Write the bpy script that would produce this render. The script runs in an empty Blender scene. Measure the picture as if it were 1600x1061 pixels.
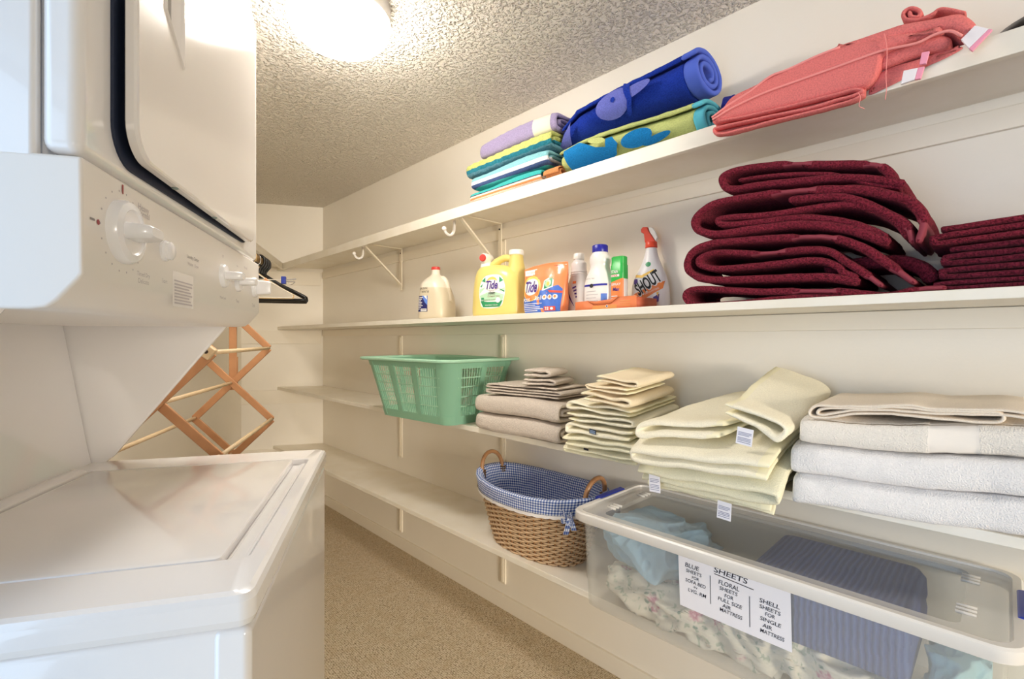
import bpy, bmesh, math, random
from mathutils import Vector, Matrix, noise

# ---------------------------------------------------------------- camera, light, exposure
SC = bpy.context.scene
COL = SC.collection
cam_d = bpy.data.cameras.new('camera')
cam_d.sensor_width = 36.0
cam_d.lens = 36.0 * 750 / 1600
cam_d.clip_start = 0.02
cam = bpy.data.objects.new('camera', cam_d)
COL.objects.link(cam)
YAW = math.atan2(730, 750)
cam.location = (0, 0, 1.265)
cam.rotation_euler = (math.pi / 2, 0, -YAW)
SC.camera = cam
SC.view_settings.view_transform = 'Standard'
SC.view_settings.look = 'None'
SC.view_settings.gamma = 1
SC.view_settings.use_curve_mapping = False
SC.cycles.max_bounces = 14
SC.cycles.diffuse_bounces = 9
SC.cycles.transparent_max_bounces = 16
SC.view_settings.exposure = 0.13

W = bpy.data.worlds.new('world')
SC.world = W
W.use_nodes = True
W.node_tree.nodes['Background'].inputs[0].default_value = (.85, .92, 1, 1)
W.node_tree.nodes['Background'].inputs[1].default_value = 0.05

PV = Vector((math.sin(math.radians(29.08)), math.cos(math.radians(29.08)), 0))
QV = Vector((PV.y, -PV.x, 0))


def pqz(p, q, z):
    v = PV * p + QV * q
    return Vector((v.x, v.y, z))


def area(name, loc, target, sx, sy, power, color):
    d = bpy.data.lights.new(name, 'AREA')
    d.shape = 'RECTANGLE'
    d.size, d.size_y, d.energy, d.color = sx, sy, power, color
    o = bpy.data.objects.new(name, d)
    COL.objects.link(o)
    o.location = loc
    o.rotation_euler = (Vector(target) - Vector(loc)).to_track_quat('-Z', 'Y').to_euler()
    return o


# added cool fill light, outside an unseen gap left in the left wall
area('side_fill_light', pqz(-.28, -1.14, 1.10), pqz(-.28, 0, 1.10), 1.4, 2.0, 25, (.52, .73, 1.0))
# added warm fill light far behind the camera, aimed through the doorway gap
area('rear_fill_light', pqz(-7.5, 2.5, 1.35), pqz(2.6, -.3, 1.15), 1.7, 1.9, 620, (1.0, .90, .76))
LAMP_STRENGTH = 52

# ---------------------------------------------------------------- helpers


def lin(h):
    h = h.lstrip('#')
    c = [int(h[i:i + 2], 16) / 255 for i in (0, 2, 4)]
    return tuple((x / 12.92 if x <= .04045 else ((x + .055) / 1.055) ** 2.4) for x in c) + (1,)


class NT:
    """small wrapper around a material's node tree"""

    def __init__(s, name):
        s.m = bpy.data.materials.new(name)
        s.m.use_nodes = True
        s.t = s.m.node_tree
        s.b = s.t.nodes['Principled BSDF']
        s.out = s.t.nodes['Material Output']

    def n(s, typ, ins=None, **kw):
        nd = s.t.nodes.new(typ)
        for k, v in kw.items():
            setattr(nd, k, v)
        for k, v in (ins or {}).items():
            if isinstance(v, bpy.types.NodeSocket):
                s.t.links.new(v, nd.inputs[k])
            else:
                nd.inputs[k].default_value = v
        return nd

    def lk(s, a, b):
        s.t.links.new(a, b)

    def coord(s, kind='Object', scale=None):
        c = s.n('ShaderNodeTexCoord').outputs[kind]
        if scale:
            mp = s.n('ShaderNodeMapping')
            mp.inputs['Scale'].default_value = scale
            s.lk(c, mp.inputs[0])
            c = mp.outputs[0]
        return c

    def ramp(s, fac, stops, interp='LINEAR'):
        r = s.n('ShaderNodeValToRGB')
        r.color_ramp.interpolation = interp
        el = r.color_ramp.elements
        while len(el) > 1:
            el.remove(el[0])
        el[0].position, el[0].color = stops[0][0], lin(stops[0][1]) if isinstance(stops[0][1], str) else stops[0][1]
        for p, c in stops[1:]:
            e = el.new(p)
            e.color = lin(c) if isinstance(c, str) else c
        s.lk(fac, r.inputs[0])
        return r.outputs[0]

    def mix(s, fac, a, b, mode='MIX'):
        m = s.n('ShaderNodeMix', data_type='RGBA', blend_type=mode)
        for sock, v in ((m.inputs[0], fac), (m.inputs[6], a), (m.inputs[7], b)):
            if isinstance(v, bpy.types.NodeSocket):
                s.lk(v, sock)
            else:
                sock.default_value = v
        return m.outputs[2]

    def bump(s, h, strength, dist):
        b = s.n('ShaderNodeBump', {'Strength': strength, 'Distance': dist, 'Height': h})
        s.lk(b.outputs[0], s.b.inputs['Normal'])
        return b


def mat(name, hexc, rough=.5, metal=0, bump=None, var=None, coat=0, spec=.5, emit=None):
    m = NT(name)
    m.b.inputs['Base Color'].default_value = lin(hexc)
    m.b.inputs['Roughness'].default_value = rough
    m.b.inputs['Metallic'].default_value = metal
    m.b.inputs['Coat Weight'].default_value = coat
    m.b.inputs['Specular IOR Level'].default_value = spec
    if var:
        nz = m.n('ShaderNodeTexNoise', {'Vector': m.coord(), 'Scale': var[0], 'Detail': 4.0})
        m.lk(m.ramp(nz.outputs[0], [(.3, hexc), (.72, var[1])]), m.b.inputs['Base Color'])
    if bump:
        nz = m.n('ShaderNodeTexNoise', {'Vector': m.coord(), 'Scale': bump[0], 'Detail': 3.0})
        m.bump(nz.outputs[0], bump[1], bump[2])
    if emit:
        m.b.inputs['Emission Color'].default_value = lin(emit[0])
        m.b.inputs['Emission Strength'].default_value = emit[1]
    return m.m


def terry_nodes(m, base, scale, strength, dark=.72, dist=.004):
    """looped pile: bump and a fine speckle, darker where the pile is low"""
    c = m.coord()
    nz = m.n('ShaderNodeTexNoise', {'Vector': c, 'Scale': scale, 'Detail': 2.0, 'Roughness': .6})
    lo = m.n('ShaderNodeTexNoise', {'Vector': c, 'Scale': 14.0, 'Detail': 2.0})
    sp = m.ramp(nz.outputs[0], [(.32, (dark, dark, dark, 1)), (.62, (1, 1, 1, 1))])
    col = m.mix(1.0, base, sp, 'MULTIPLY')
    m.lk(col, m.b.inputs['Base Color'])
    m.b.inputs['Roughness'].default_value = 1
    m.b.inputs['Specular IOR Level'].default_value = .1
    m.b.inputs['Sheen Weight'].default_value = .18
    tint = m.mix(.85, (1, 1, 1, 1), base)
    m.lk(tint, m.b.inputs['Sheen Tint'])
    m.b.inputs['Sheen Roughness'].default_value = .5
    ad = m.n('ShaderNodeMath', {0: nz.outputs[0], 1: lo.outputs[0]}, operation='ADD')
    m.bump(ad.outputs[0], strength, dist)


def terry(name, hexc, scale=330, strength=.7, dark=.75, dist=.004):
    m = NT(name)
    terry_nodes(m, lin(hexc), scale, strength, dark, dist)
    return m.m


def stripes(name, stops, axis='Z', scale=300, strength=.5, kind='Generated'):
    """terry woven in stripes across one axis of the towel"""
    m = NT(name)
    sx = m.n('ShaderNodeSeparateXYZ', {0: m.coord(kind)})
    col = m.ramp(sx.outputs[axis], stops, 'CONSTANT')
    terry_nodes(m, col, scale, strength)
    return m.m


def put(name, bm, mats, parent=None, smooth=True, bevel=0, loc=None, rotz=None, auto=None, seg=2):
    me = bpy.data.meshes.new(name)
    bmesh.ops.recalc_face_normals(bm, faces=bm.faces[:])
    bm.to_mesh(me)
    bm.free()
    for m in (mats if isinstance(mats, (list, tuple)) else [mats]):
        me.materials.append(m)
    if smooth:
        me.polygons.foreach_set('use_smooth', [True] * len(me.polygons))
        if auto:
            me.set_sharp_from_angle(angle=math.radians(auto))
    o = bpy.data.objects.new(name, me)
    COL.objects.link(o)
    if parent:
        o.parent = parent
    if loc is not None:
        o.location = loc
    if rotz is not None:
        o.rotation_euler = (0, 0, rotz)
    if bevel:
        b = o.modifiers.new('bevel', 'BEVEL')
        b.width, b.segments, b.limit_method, b.angle_limit = bevel, seg, 'ANGLE', math.radians(35)
        b.harden_normals = True
        me.set_sharp_from_angle(angle=math.radians(35))
    return o


def tag(o, label, cat, group=None, kind=None):
    if label:
        o['label'] = label
    if cat:
        o['category'] = cat
    if group:
        o['group'] = group
    if kind:
        o['kind'] = kind
    return o


def struct(name, bm, m, **kw):
    return tag(put(name, bm, m, **kw), None, None, kind='structure')


def empty(name, loc, rotz, label, cat, group=None):
    o = bpy.data.objects.new(name, None)
    o.empty_display_size = .05
    COL.objects.link(o)
    o.location = loc
    o.rotation_euler = (0, 0, rotz)
    return tag(o, label, cat, group)


def box(bm, x0, x1, y0, y1, z0, z1, M=None, mi=0):
    vs = [bm.verts.new((x, y, z)) for z in (z0, z1) for y in (y0, y1) for x in (x0, x1)]
    if M is not None:
        for v in vs:
            v.co = M @ v.co
    for f in ((0, 2, 3, 1), (4, 5, 7, 6), (0, 1, 5, 4), (2, 6, 7, 3), (0, 4, 6, 2), (1, 3, 7, 5)):
        bm.faces.new([vs[i] for i in f]).material_index = mi
    return vs


def prism(bm, pts, axis, a0, a1, mi=0):
    """polygon in the two other axes, extruded along one axis"""
    def mk(u, v, a):
        return {'x': (a, u, v), 'y': (u, a, v), 'z': (u, v, a)}[axis]
    A = [bm.verts.new(mk(u, v, a0)) for u, v in pts]
    B = [bm.verts.new(mk(u, v, a1)) for u, v in pts]
    n = len(pts)
    fs = [bm.faces.new(A), bm.faces.new(B[::-1])]
    for i in range(n):
        fs.append(bm.faces.new((A[i], B[i], B[(i + 1) % n], A[(i + 1) % n])))
    for f in fs:
        f.material_index = mi


def bar(bm, p, q, w, h, up=(0, 0, 1), mi=0):
    p, q = Vector(p), Vector(q)
    d = (q - p)
    L = d.length
    d.normalize()
    u = Vector(up)
    s = d.cross(u)
    if s.length < 1e-4:
        s = d.cross(Vector((1, 0, 0)))
    s.normalize()
    u = s.cross(d)
    M = Matrix((( d.x, s.x, u.x, p.x), (d.y, s.y, u.y, p.y), (d.z, s.z, u.z, p.z), (0, 0, 0, 1)))
    return box(bm, 0, L, -w / 2, w / 2, -h / 2, h / 2, M, mi)


def catmull(pts, sub=5, closed=False):
    P = [Vector(p) for p in pts]
    n = len(P)
    out = []
    rng = range(n) if closed else range(n - 1)
    for i in rng:
        p0 = P[(i - 1) % n] if closed or i > 0 else P[0] * 2 - P[1]
        p1, p2 = P[i], P[(i + 1) % n]
        p3 = P[(i + 2) % n] if closed or i + 2 < n else P[-1] * 2 - P[-2]
        for k in range(sub):
            t = k / sub
            out.append(.5 * ((2 * p1) + (p2 - p0) * t + (2 * p0 - 5 * p1 + 4 * p2 - p3) * t * t + (3 * p1 - p0 - 3 * p2 + p3) * t ** 3))
    if not closed:
        out.append(P[-1])
    return out


def tube(bm, pts, r, ns=8, closed=False, smooth=0, mi=0, cap=True):
    """r may be a number or a list with one radius per point"""
    pts = catmull(pts, smooth, closed) if smooth else [Vector(p) for p in pts]
    n = len(pts)
    rings = []
    prev = None
    for i, p in enumerate(pts):
        a = pts[i - 1] if (i or closed) else p
        b = pts[(i + 1) % n] if (i < n - 1 or closed) else p
        t = (b - a).normalized()
        if prev is None:
            s = t.cross(Vector((0, 0, 1)))
            if s.length < .1:
                s = t.cross(Vector((1, 0, 0)))
        else:
            s = prev - t * prev.dot(t)
        s.normalize()
        prev = s
        u = t.cross(s)
        rr = r if not isinstance(r, (list, tuple)) else r[min(len(r) - 1, int(i * len(r) / n))]
        rings.append([bm.verts.new(p + (s * math.cos(k * 2 * math.pi / ns) + u * math.sin(k * 2 * math.pi / ns)) * rr) for k in range(ns)])
    m = n if closed else n - 1
    for i in range(m):
        A, B = rings[i], rings[(i + 1) % n]
        for k in range(ns):
            bm.faces.new((A[k], A[(k + 1) % ns], B[(k + 1) % ns], B[k])).material_index = mi
    if cap and not closed:
        bm.faces.new(rings[0][::-1]).material_index = mi
        bm.faces.new(rings[-1]).material_index = mi


def loops(bm, L, cap0=True, cap1=True, mi=0, closed_u=True, uv=None):
    """skin a list of equal-length loops of points"""
    R = [[bm.verts.new(p) for p in l] for l in L]
    n = len(R[0])
    for i in range(len(R) - 1):
        for k in range(n if closed_u else n - 1):
            f = bm.faces.new((R[i][k], R[i][(k + 1) % n], R[i + 1][(k + 1) % n], R[i + 1][k]))
            f.material_index = mi
            if uv is not None:
                for lp, (ii, kk) in zip(f.loops, ((i, k), (i, k + 1), (i + 1, k + 1), (i + 1, k))):
                    lp[uv[0]].uv = uv[1](ii, kk)
    if cap0:
        bm.faces.new(R[0][::-1]).material_index = mi
    if cap1:
        bm.faces.new(R[-1]).material_index = mi
    return R


def rrect(x0, x1, y0, y1, r, z, n=5):
    out = []
    for cx, cy, a in ((x1 - r, y0 + r, -90), (x1 - r, y1 - r, 0), (x0 + r, y1 - r, 90), (x0 + r, y0 + r, 180)):
        for k in range(n + 1):
            t = math.radians(a + 90 * k / n)
            out.append((cx + r * math.cos(t), cy + r * math.sin(t), z))
    return out


def lathe(bm, prof, n=24, M=None, mi=0, cap0=True, cap1=True):
    L = []
    for r, z in prof:
        l = [Vector((r * math.cos(2 * math.pi * k / n), r * math.sin(2 * math.pi * k / n), z)) for k in range(n)]
        L.append([M @ p if M is not None else p for p in l])
    return loops(bm, L, cap0, cap1, mi)


def spow(c, e):
    return math.copysign(abs(c) ** e, c)


class Loft:
    """sections (z, cx, cy, rx, ry, n): super-ellipses stacked in z; front(x, z, off) gives the front (-y) surface point"""

    def __init__(s, sec, sub=4):
        k = sec
        s.S = []
        n = len(k)
        for i in range(n - 1):
            p0 = k[i - 1] if i else k[0]
            p1, p2 = k[i], k[i + 1]
            p3 = k[i + 2] if i + 2 < n else k[-1]
            for j in range(sub):
                t = j / sub
                row = []
                for c in range(6):
                    if c == 0:
                        row.append(p1[0] + (p2[0] - p1[0]) * t)
                    else:
                        m1 = (p2[c] - p0[c]) / max(1e-6, p2[0] - p0[0])
                        m2 = (p3[c] - p1[c]) / max(1e-6, p3[0] - p1[0])
                        h = p2[0] - p1[0]
                        t2, t3 = t * t, t ** 3
                        row.append((2 * t3 - 3 * t2 + 1) * p1[c] + (t3 - 2 * t2 + t) * h * m1 + (-2 * t3 + 3 * t2) * p2[c] + (t3 - t2) * h * m2)
                s.S.append(row)
        s.S.append(list(k[-1]))

    def at(s, z):
        S = s.S
        for i in range(len(S) - 1):
            if S[i][0] <= z <= S[i + 1][0]:
                t = (z - S[i][0]) / max(1e-9, S[i + 1][0] - S[i][0])
                return [a + (b - a) * t for a, b in zip(S[i], S[i + 1])]
        return S[-1] if z > S[-1][0] else S[0]

    def build(s, bm, n=40, mi=0, cap1=True, uvname=None):
        L = []
        for z, cx, cy, rx, ry, e in s.S:
            L.append([(cx + rx * spow(math.cos(2 * math.pi * k / n), 2 / e), cy + ry * spow(math.sin(2 * math.pi * k / n), 2 / e), z) for k in range(n)])
        loops(bm, L, True, cap1, mi)

    def front(s, x, z, off=0):
        _, cx, cy, rx, ry, e = s.at(z)
        u = min(.999, abs((x - cx) / rx))
        y = cy - ry * (1 - u ** e) ** (1 / e)
        return Vector((x, y - off * 1.3, z))


_tc = {}


def text2d(body, width=None, height=None, shear=0., bold=0.):
    """flat polygons of a line of lettering, centred on 0,0"""
    key = (body, shear, bold)
    if key not in _tc:
        c = bpy.data.curves.new('lettering', 'FONT')
        c.body, c.size, c.shear, c.offset, c.resolution_u = body, 1, shear, bold, 3
        o = bpy.data.objects.new('lettering', c)
        COL.objects.link(o)
        bpy.context.view_layer.update()
        me = bpy.data.meshes.new_from_object(o.evaluated_get(bpy.context.evaluated_depsgraph_get()))
        V = [v.co.copy() for v in me.vertices]
        F = [list(p.vertices) for p in me.polygons]
        bpy.data.objects.remove(o)
        bpy.data.curves.remove(c)
        bpy.data.meshes.remove(me)
        _tc[key] = (V, F)
    V, F = _tc[key]
    xs, ys = [v.x for v in V], [v.y for v in V]
    w, h = max(xs) - min(xs), max(ys) - min(ys)
    cx, cy = (max(xs) + min(xs)) / 2, (max(ys) + min(ys)) / 2
    sx = (width / w) if width else height / h
    sy = (height / h) if height else sx
    return [[((V[i].x - cx) * sx, (V[i].y - cy) * sy) for i in f] for f in F]


def ell(cx, cy, rx, ry, n=28, rot=0):
    c, s = math.cos(rot), math.sin(rot)
    return [(cx + rx * math.cos(a) * c - ry * math.sin(a) * s, cy + rx * math.cos(a) * s + ry * math.sin(a) * c) for a in [2 * math.pi * k / n for k in range(n)]]


def rect(x0, x1, y0, y1):
    return [(x0, y0), (x1, y0), (x1, y1), (x0, y1)]


class Decal:
    """print laid on a surface: flat polygons, cut small and mapped on it"""

    def __init__(s, mapper, step=.012, gap=.0005):
        s.bm, s.f, s.step, s.gap, s.mats = bmesh.new(), mapper, step, gap, []

    def add(s, polys, m, layer=1, dx=0, dy=0, rot=0):
        if polys and not isinstance(polys[0][0], (tuple, list)):
            polys = [polys]
        if m not in s.mats:
            s.mats.append(m)
        mi = s.mats.index(m)
        t = bmesh.new()
        c, sn = math.cos(rot), math.sin(rot)
        for P in polys:
            t.faces.new([t.verts.new((x * c - y * sn + dx, x * sn + y * c + dy, 0)) for x, y in P])
        bmesh.ops.triangulate(t, faces=t.faces[:])
        for _ in range(4):
            E = [e for e in t.edges if e.calc_length() > s.step]
            if not E:
                break
            bmesh.ops.subdivide_edges(t, edges=E, cuts=1)
            bmesh.ops.triangulate(t, faces=[f for f in t.faces if len(f.verts) > 3])
        mp = {v: s.bm.verts.new(s.f(v.co.x, v.co.y, s.gap * layer)) for v in t.verts}
        for f in t.faces:
            try:
                s.bm.faces.new([mp[v] for v in f.verts]).material_index = mi
            except ValueError:
                pass
        t.free()
        return s

    def put(s, name, parent, label=None):
        o = put(name, s.bm, s.mats, parent, smooth=False)
        if label:
            o['label'] = label
        return o


# ---------------------------------------------------------------- fabric: folded sheets with real thickness
def ribbon(bm, pts, th, b0, b1, axis='y', warp=None, bands=(), sub=5, nb=14, jit=.0012, seed=0, mi=0, mib=1, edge=.012, bandth=.62, bb=None):
    c = catmull([(p[0], p[1], 0) for p in pts], sub)
    n = len(c)
    S = [0]
    for i in range(1, n):
        S.append(S[-1] + (c[i] - c[i - 1]).length)
    S = [x / S[-1] for x in S]

    def inband(s):
        return any(a <= s <= b for a, b in bands)
    top, bot = [], []
    for i in range(n):
        t = (c[min(n - 1, i + 1)] - c[max(0, i - 1)])
        t.normalize()
        nn = Vector((-t.y, t.x, 0))
        k = th / 2 * (bandth if inband(S[i]) else 1)
        top.append((c[i], nn * k))
        bot.append((c[i], nn * -k))
    t0 = (c[0] - c[1]).normalized() * th * .28
    t1 = (c[-1] - c[-2]).normalized() * th * .28
    ring = top + [(c[-1] + t1, top[-1][1] * .55), (c[-1] + t1, bot[-1][1] * .55)] + bot[::-1] + [(c[0] + t0, bot[0][1] * .55), (c[0] + t0, top[0][1] * .55)]
    L = abs(b1 - b0)
    e = min(edge, L * .2)
    st = [(0, .35), (e * .25, .75), (e * .8, .97)] + [(e * 1.5 + (L - 3 * e) * k / nb, 1) for k in range(nb + 1)] + [(L - e * .8, .97), (L - e * .25, .75), (L, .35)]
    if bb:
        for q in bb:
            st += [(q - b0 - .001, 1), (q - b0 + .001, 1)]
        st.sort()
    rows, RB = [], []
    for d, f in st:
        b = b0 + (b1 - b0) * d / L
        RB.append(b)
        if bb and bb[0] <= b <= bb[1]:
            f *= .86
        row = []
        for cc, off in ring:
            p = cc + off * f
            a, z = p.x, p.y
            x, y = (a, b) if axis == 'y' else (b, a)
            q = Vector((x * 45 + seed * 7.3, y * 45, z * 45))
            x += noise.noise(q) * jit
            z += noise.noise(q + Vector((31, 5, 9))) * jit
            y += noise.noise(q + Vector((3, 55, 1))) * jit
            v = (x, y, z)
            row.append(bm.verts.new(warp(*v) if warp else v))
        rows.append(row)
    m = len(ring)
    for j in range(len(rows) - 1):
        for i in range(m):
            f = bm.faces.new((rows[j][i], rows[j][(i + 1) % m], rows[j + 1][(i + 1) % m], rows[j + 1][i]))
            if i < n:
                s = S[i]
            elif n + 2 <= i < 2 * n + 2:
                s = S[2 * n + 1 - i]
            else:
                s = 1 if i < n + 2 else 0
            f.material_index = mib if inband(s) or (bb and bb[0] - .0005 <= (RB[j] + RB[j + 1]) / 2 <= bb[1] + .0005) else mi
    for row in (rows[0], rows[-1]):
        # end strips between upper and lower skin
        for i in range(n - 1):
            f = bm.faces.new((row[i], row[i + 1], row[2 * n + 1 - (i + 1)], row[2 * n + 1 - i]))
            f.material_index = mib if inband(S[i]) else mi
        bm.faces.new((row[n - 1], row[n], row[n + 1], row[n + 2])).material_index = mi
        bm.faces.new((row[0], row[2 * n + 1], row[2 * n + 2], row[2 * n + 3])).material_index = mi


def nest_u(yf, yb, z0, h, squash=.5):
    """a towel folded twice, its closed fold at the front: (y, z) path and sheet thickness"""
    t = h / 4
    p = [(yb, z0 + .5 * t), (yf + h * .8, z0 + .5 * t), (yf + h * .28, z0 + .62 * t), (yf + .5 * t, z0 + .27 * h), (yf + .5 * t - .002, z0 + .5 * h), (yf + .5 * t + .001, z0 + .73 * h), (yf + h * .28, z0 + h - .62 * t), (yf + h * .8, z0 + h - .5 * t),
         (yb, z0 + h - .5 * t), (yb + .55 * t, z0 + h - t), (yb, z0 + h - 1.5 * t), (yf + h, z0 + h - 1.5 * t), (yf + h * .5, z0 + h - 1.65 * t), (yf + 1.65 * t, z0 + .5 * h), (yf + h * .5, z0 + 1.65 * t), (yf + h, z0 + 1.5 * t), (yb - .01, z0 + 1.5 * t)]
    return p, t * .98


def z_fold(xl, xr, zl, zr, hl, hr, n, inset=.008, first='L', wob=.002, seed=1):
    """flat zig-zag of n sheets between a lower line zl..zr and an upper line zl+hl..zr+hr; (x, z) path and thickness"""
    rr = random.Random(seed)
    pts = []
    t = min(hl, hr) / n
    go_left = first == 'L'
    for k in range(n):
        f = (k + .5) / n

        def zz(x):
            u = (x - xl) / (xr - xl)
            return (zl + hl * f) * (1 - u) + (zr + hr * f) * u
        i0 = rr.uniform(0, inset)
        i1 = rr.uniform(0, inset)
        a, b = xl + t * .5 + i0, xr - t * .5 - i1
        m1, m2 = a + (b - a) * .33, a + (b - a) * .68
        row = [(a + t * .4, zz(a)), (m1, zz(m1) + rr.uniform(-wob, wob) * .5), (m2, zz(m2) + rr.uniform(-wob, wob) * .5), (b - t * .4, zz(b))]
        if go_left:
            row = row[::-1]
        pts += row
        if k < n - 1:
            x = a if go_left else b
            fz = (k + 1) / n
            u = (x - xl) / (xr - xl)
            pts.append((x + (-t * .35 if go_left else t * .35), (zl + hl * fz) * (1 - u) + (zr + hr * fz) * u))
        go_left = not go_left
    return pts, t * .9


LEVEL = {0: .460, 1: .906, 2: 1.362, 3: 1.832}
SHELF_ROT = -math.pi / 2


def spot(lx, ly, lz, level):
    """shelf coordinates: lx along the shelf to the right, ly into the wall from x=1.265, lz above the shelf top"""
    return Vector((1.265 + ly, -lx, LEVEL[level] + lz))


def towel(name, label, group, level, ribs, mats, warp=None, yaw=0, org=None, extra=None, cat='towel'):
    """ribs: list of dicts for ribbon() in shelf coordinates; one mesh, its origin at its base"""
    bm = bmesh.new()
    for k, r in enumerate(ribs):
        r = dict(r)
        r.setdefault('seed', k + len(label))
        w = r.pop('warp', warp)
        ribbon(bm, r.pop('pts'), r.pop('th'), r.pop('b0'), r.pop('b1'), warp=w, **r)
    if extra:
        extra(bm)
    mn = [min(v.co[i] for v in bm.verts) for i in range(3)]
    mx = [max(v.co[i] for v in bm.verts) for i in range(3)]
    o0 = Vector(((mn[0] + mx[0]) / 2, (mn[1] + mx[1]) / 2, mn[2]))
    bmesh.ops.translate(bm, verts=bm.verts[:], vec=-o0)
    o = put(name, bm, mats, None, True, loc=spot(o0.x, o0.y, o0.z, level), rotz=SHELF_ROT + yaw)
    tag(o, label, cat, group)
    o['o0'] = list(o0)
    return o


def care_tag(o, x0, x1, y, z0, z1, tilt=0, name='care_label', pm=None, lines=True):
    """a small woven label hanging at the front of a towel, in shelf coordinates"""
    ox, oy, oz = o['o0']
    bm = bmesh.new()
    cx = (x0 + x1) / 2 - ox
    M = Matrix.Translation((cx, y - oy, z1 - oz)) @ Matrix.Rotation(tilt, 4, 'Y')
    w, h = (x1 - x0) / 2, z1 - z0
    box(bm, -w, w, -.0006, .0006, -h, 0, M, 0)
    if lines:
        for a in (.28, .36, .44, .6, .68, .76, .86):
            box(bm, -w * .82, w * (.82 - .25 * (a == .44)), -.0009, -.0005, -h * a - .0008, -h * a + .0008, M, 1)
    return put(name, bm, pm or [M_tag, M_tagink], o, smooth=False)

# ---------------------------------------------------------------- materials
M_wall = mat('wall_paint', 'EFEAE0', .55, bump=(140, .12, .002), var=(2.2, 'EBE5D9'))
M_shelf = mat('shelf_paint', 'F0EBE0', .42, bump=(60, .12, .002), var=(9, 'E9E2D2'))
M_trim = mat('trim_paint', 'ECE5D7', .5, bump=(70, .12, .002))
M_metalw = mat('bracket_paint', 'E8DFCC', .4)
M_enamel = mat('white_enamel', 'F4F2F1', .16, coat=.6, spec=.5)
M_door_en = mat('door_enamel', 'F0EBE7', .13, coat=.5)
M_plasticw = mat('white_plastic', 'E8E4E0', .32)
M_console = mat('console_plastic', 'F0EBE5', .34)
M_knob = mat('knob_plastic', 'F2F1F2', .25, coat=.3)
M_print = mat('grey_print', '8D8684', .6)
M_printl = mat('pale_print', 'B9B2B4', .6)
M_red = mat('red_print', 'A03A40', .5)
M_navy = mat('navy_gap', '1C2740', .6)
M_black = mat('black_plastic', '0C0B0D', .3)
M_dark = mat('dark_gap', '151517', .8)
M_grey = mat('grey_plastic', 'A9A6A2', .35)
M_chrome = mat('chrome', 'C8C8CC', .2, metal=1)
M_screw = mat('grey_screw', '8A958F', .4, metal=.3)
M_tag = mat('white_label_cloth', 'E9E9F2', .8)
M_tagink = mat('label_ink', '8F93AE', .8)

# carpet: looped berber
m = NT('berber_carpet')
c = m.coord('Object')
vo = m.n('ShaderNodeTexVoronoi', {'Vector': m.coord('Object', (1, 1.25, 1)), 'Scale': 125.0, 'Randomness': .42})
nz = m.n('ShaderNodeTexNoise', {'Vector': c, 'Scale': 22.0, 'Detail': 5.0})
n2 = m.n('ShaderNodeTexNoise', {'Vector': c, 'Scale': 420.0, 'Detail': 2.0})
base = m.ramp(vo.outputs['Distance'], [(.0, 'EDE2CB'), (.42, 'DCCDB2'), (.72, '86745A')])
base = m.mix(m.ramp(nz.outputs[0], [(.42, (0, 0, 0, 1)), (.7, (.5, .5, .5, 1))]), base, lin('C4AE8C'))
base = m.mix(m.ramp(n2.outputs[0], [(.60, (0, 0, 0, 1)), (.68, (.6, .6, .6, 1))]), base, lin('8A7352'))
m.lk(base, m.b.inputs['Base Color'])
m.b.inputs['Roughness'].default_value = 1
m.b.inputs['Specular IOR Level'].default_value = .05
inv = m.n('ShaderNodeMath', {0: 1.0, 1: vo.outputs['Distance']}, operation='SUBTRACT')
m.bump(inv.outputs[0], 1.0, .006)
M_carpet = m.m

# popcorn ceiling
m = NT('popcorn_ceiling')
c = m.coord('Object')
nw = m.n('ShaderNodeTexNoise', {'Vector': c, 'Scale': 60.0, 'Detail': 2.0})
cv = m.n('ShaderNodeVectorMath', {0: c, 1: nw.outputs[1]}, operation='MULTIPLY_ADD')
cv.inputs[1].default_value = (1, 1, 1)
sc_ = m.n('ShaderNodeVectorMath', {0: nw.outputs[1]}, operation='SCALE')
sc_.inputs['Scale'].default_value = .012
ad_ = m.n('ShaderNodeVectorMath', {0: c, 1: sc_.outputs[0]}, operation='ADD')
n1 = m.n('ShaderNodeTexNoise', {'Vector': ad_.outputs[0], 'Scale': 78.0, 'Detail': 2.5, 'Roughness': .55})
vo2 = m.n('ShaderNodeTexVoronoi', {'Vector': ad_.outputs[0], 'Scale': 62.0, 'Randomness': 1.0})
h1 = m.ramp(n1.outputs[0], [(.45, (0, 0, 0, 1)), (.70, (1, 1, 1, 1))], 'EASE')
h2 = m.ramp(vo2.outputs['Distance'], [(.0, (1, 1, 1, 1)), (.40, (0, 0, 0, 1))])
hh = m.mix(.8, h1, h2, 'ADD')
m.b.inputs['Base Color'].default_value = lin('F3EDE3')
m.b.inputs['Roughness'].default_value = .95
m.b.inputs['Specular IOR Level'].default_value = .1
m.bump(hh, 1.0, .010)
M_ceil = m.m

# ---------------------------------------------------------------- the room
CEIL = 2.29
H = 1.265
WX = 1.55
BP, LQ = 3.987, -1.0146          # back wall at p=BP, left wall at q=LQ
NP = -2.6                        # near wall behind the camera


def xy(p, q):
    v = PV * p + QV * q
    return (v.x, v.y)


def back_y(x):
    return (BP - PV.x * x) / PV.y


cBR, cBL = (WX, back_y(WX)), xy(BP, LQ)
cNL = xy(NP, LQ)
cNR = (WX, (NP - PV.x * WX) / PV.y)
room = [cNL, cNR, cBR, cBL]

bm = bmesh.new(); prism(bm, room, 'z', -.06, 0)
struct('floor', bm, M_carpet, smooth=False)
bm = bmesh.new(); prism(bm, room, 'z', CEIL, CEIL + .06)
struct('ceiling', bm, M_ceil, smooth=False)


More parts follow.
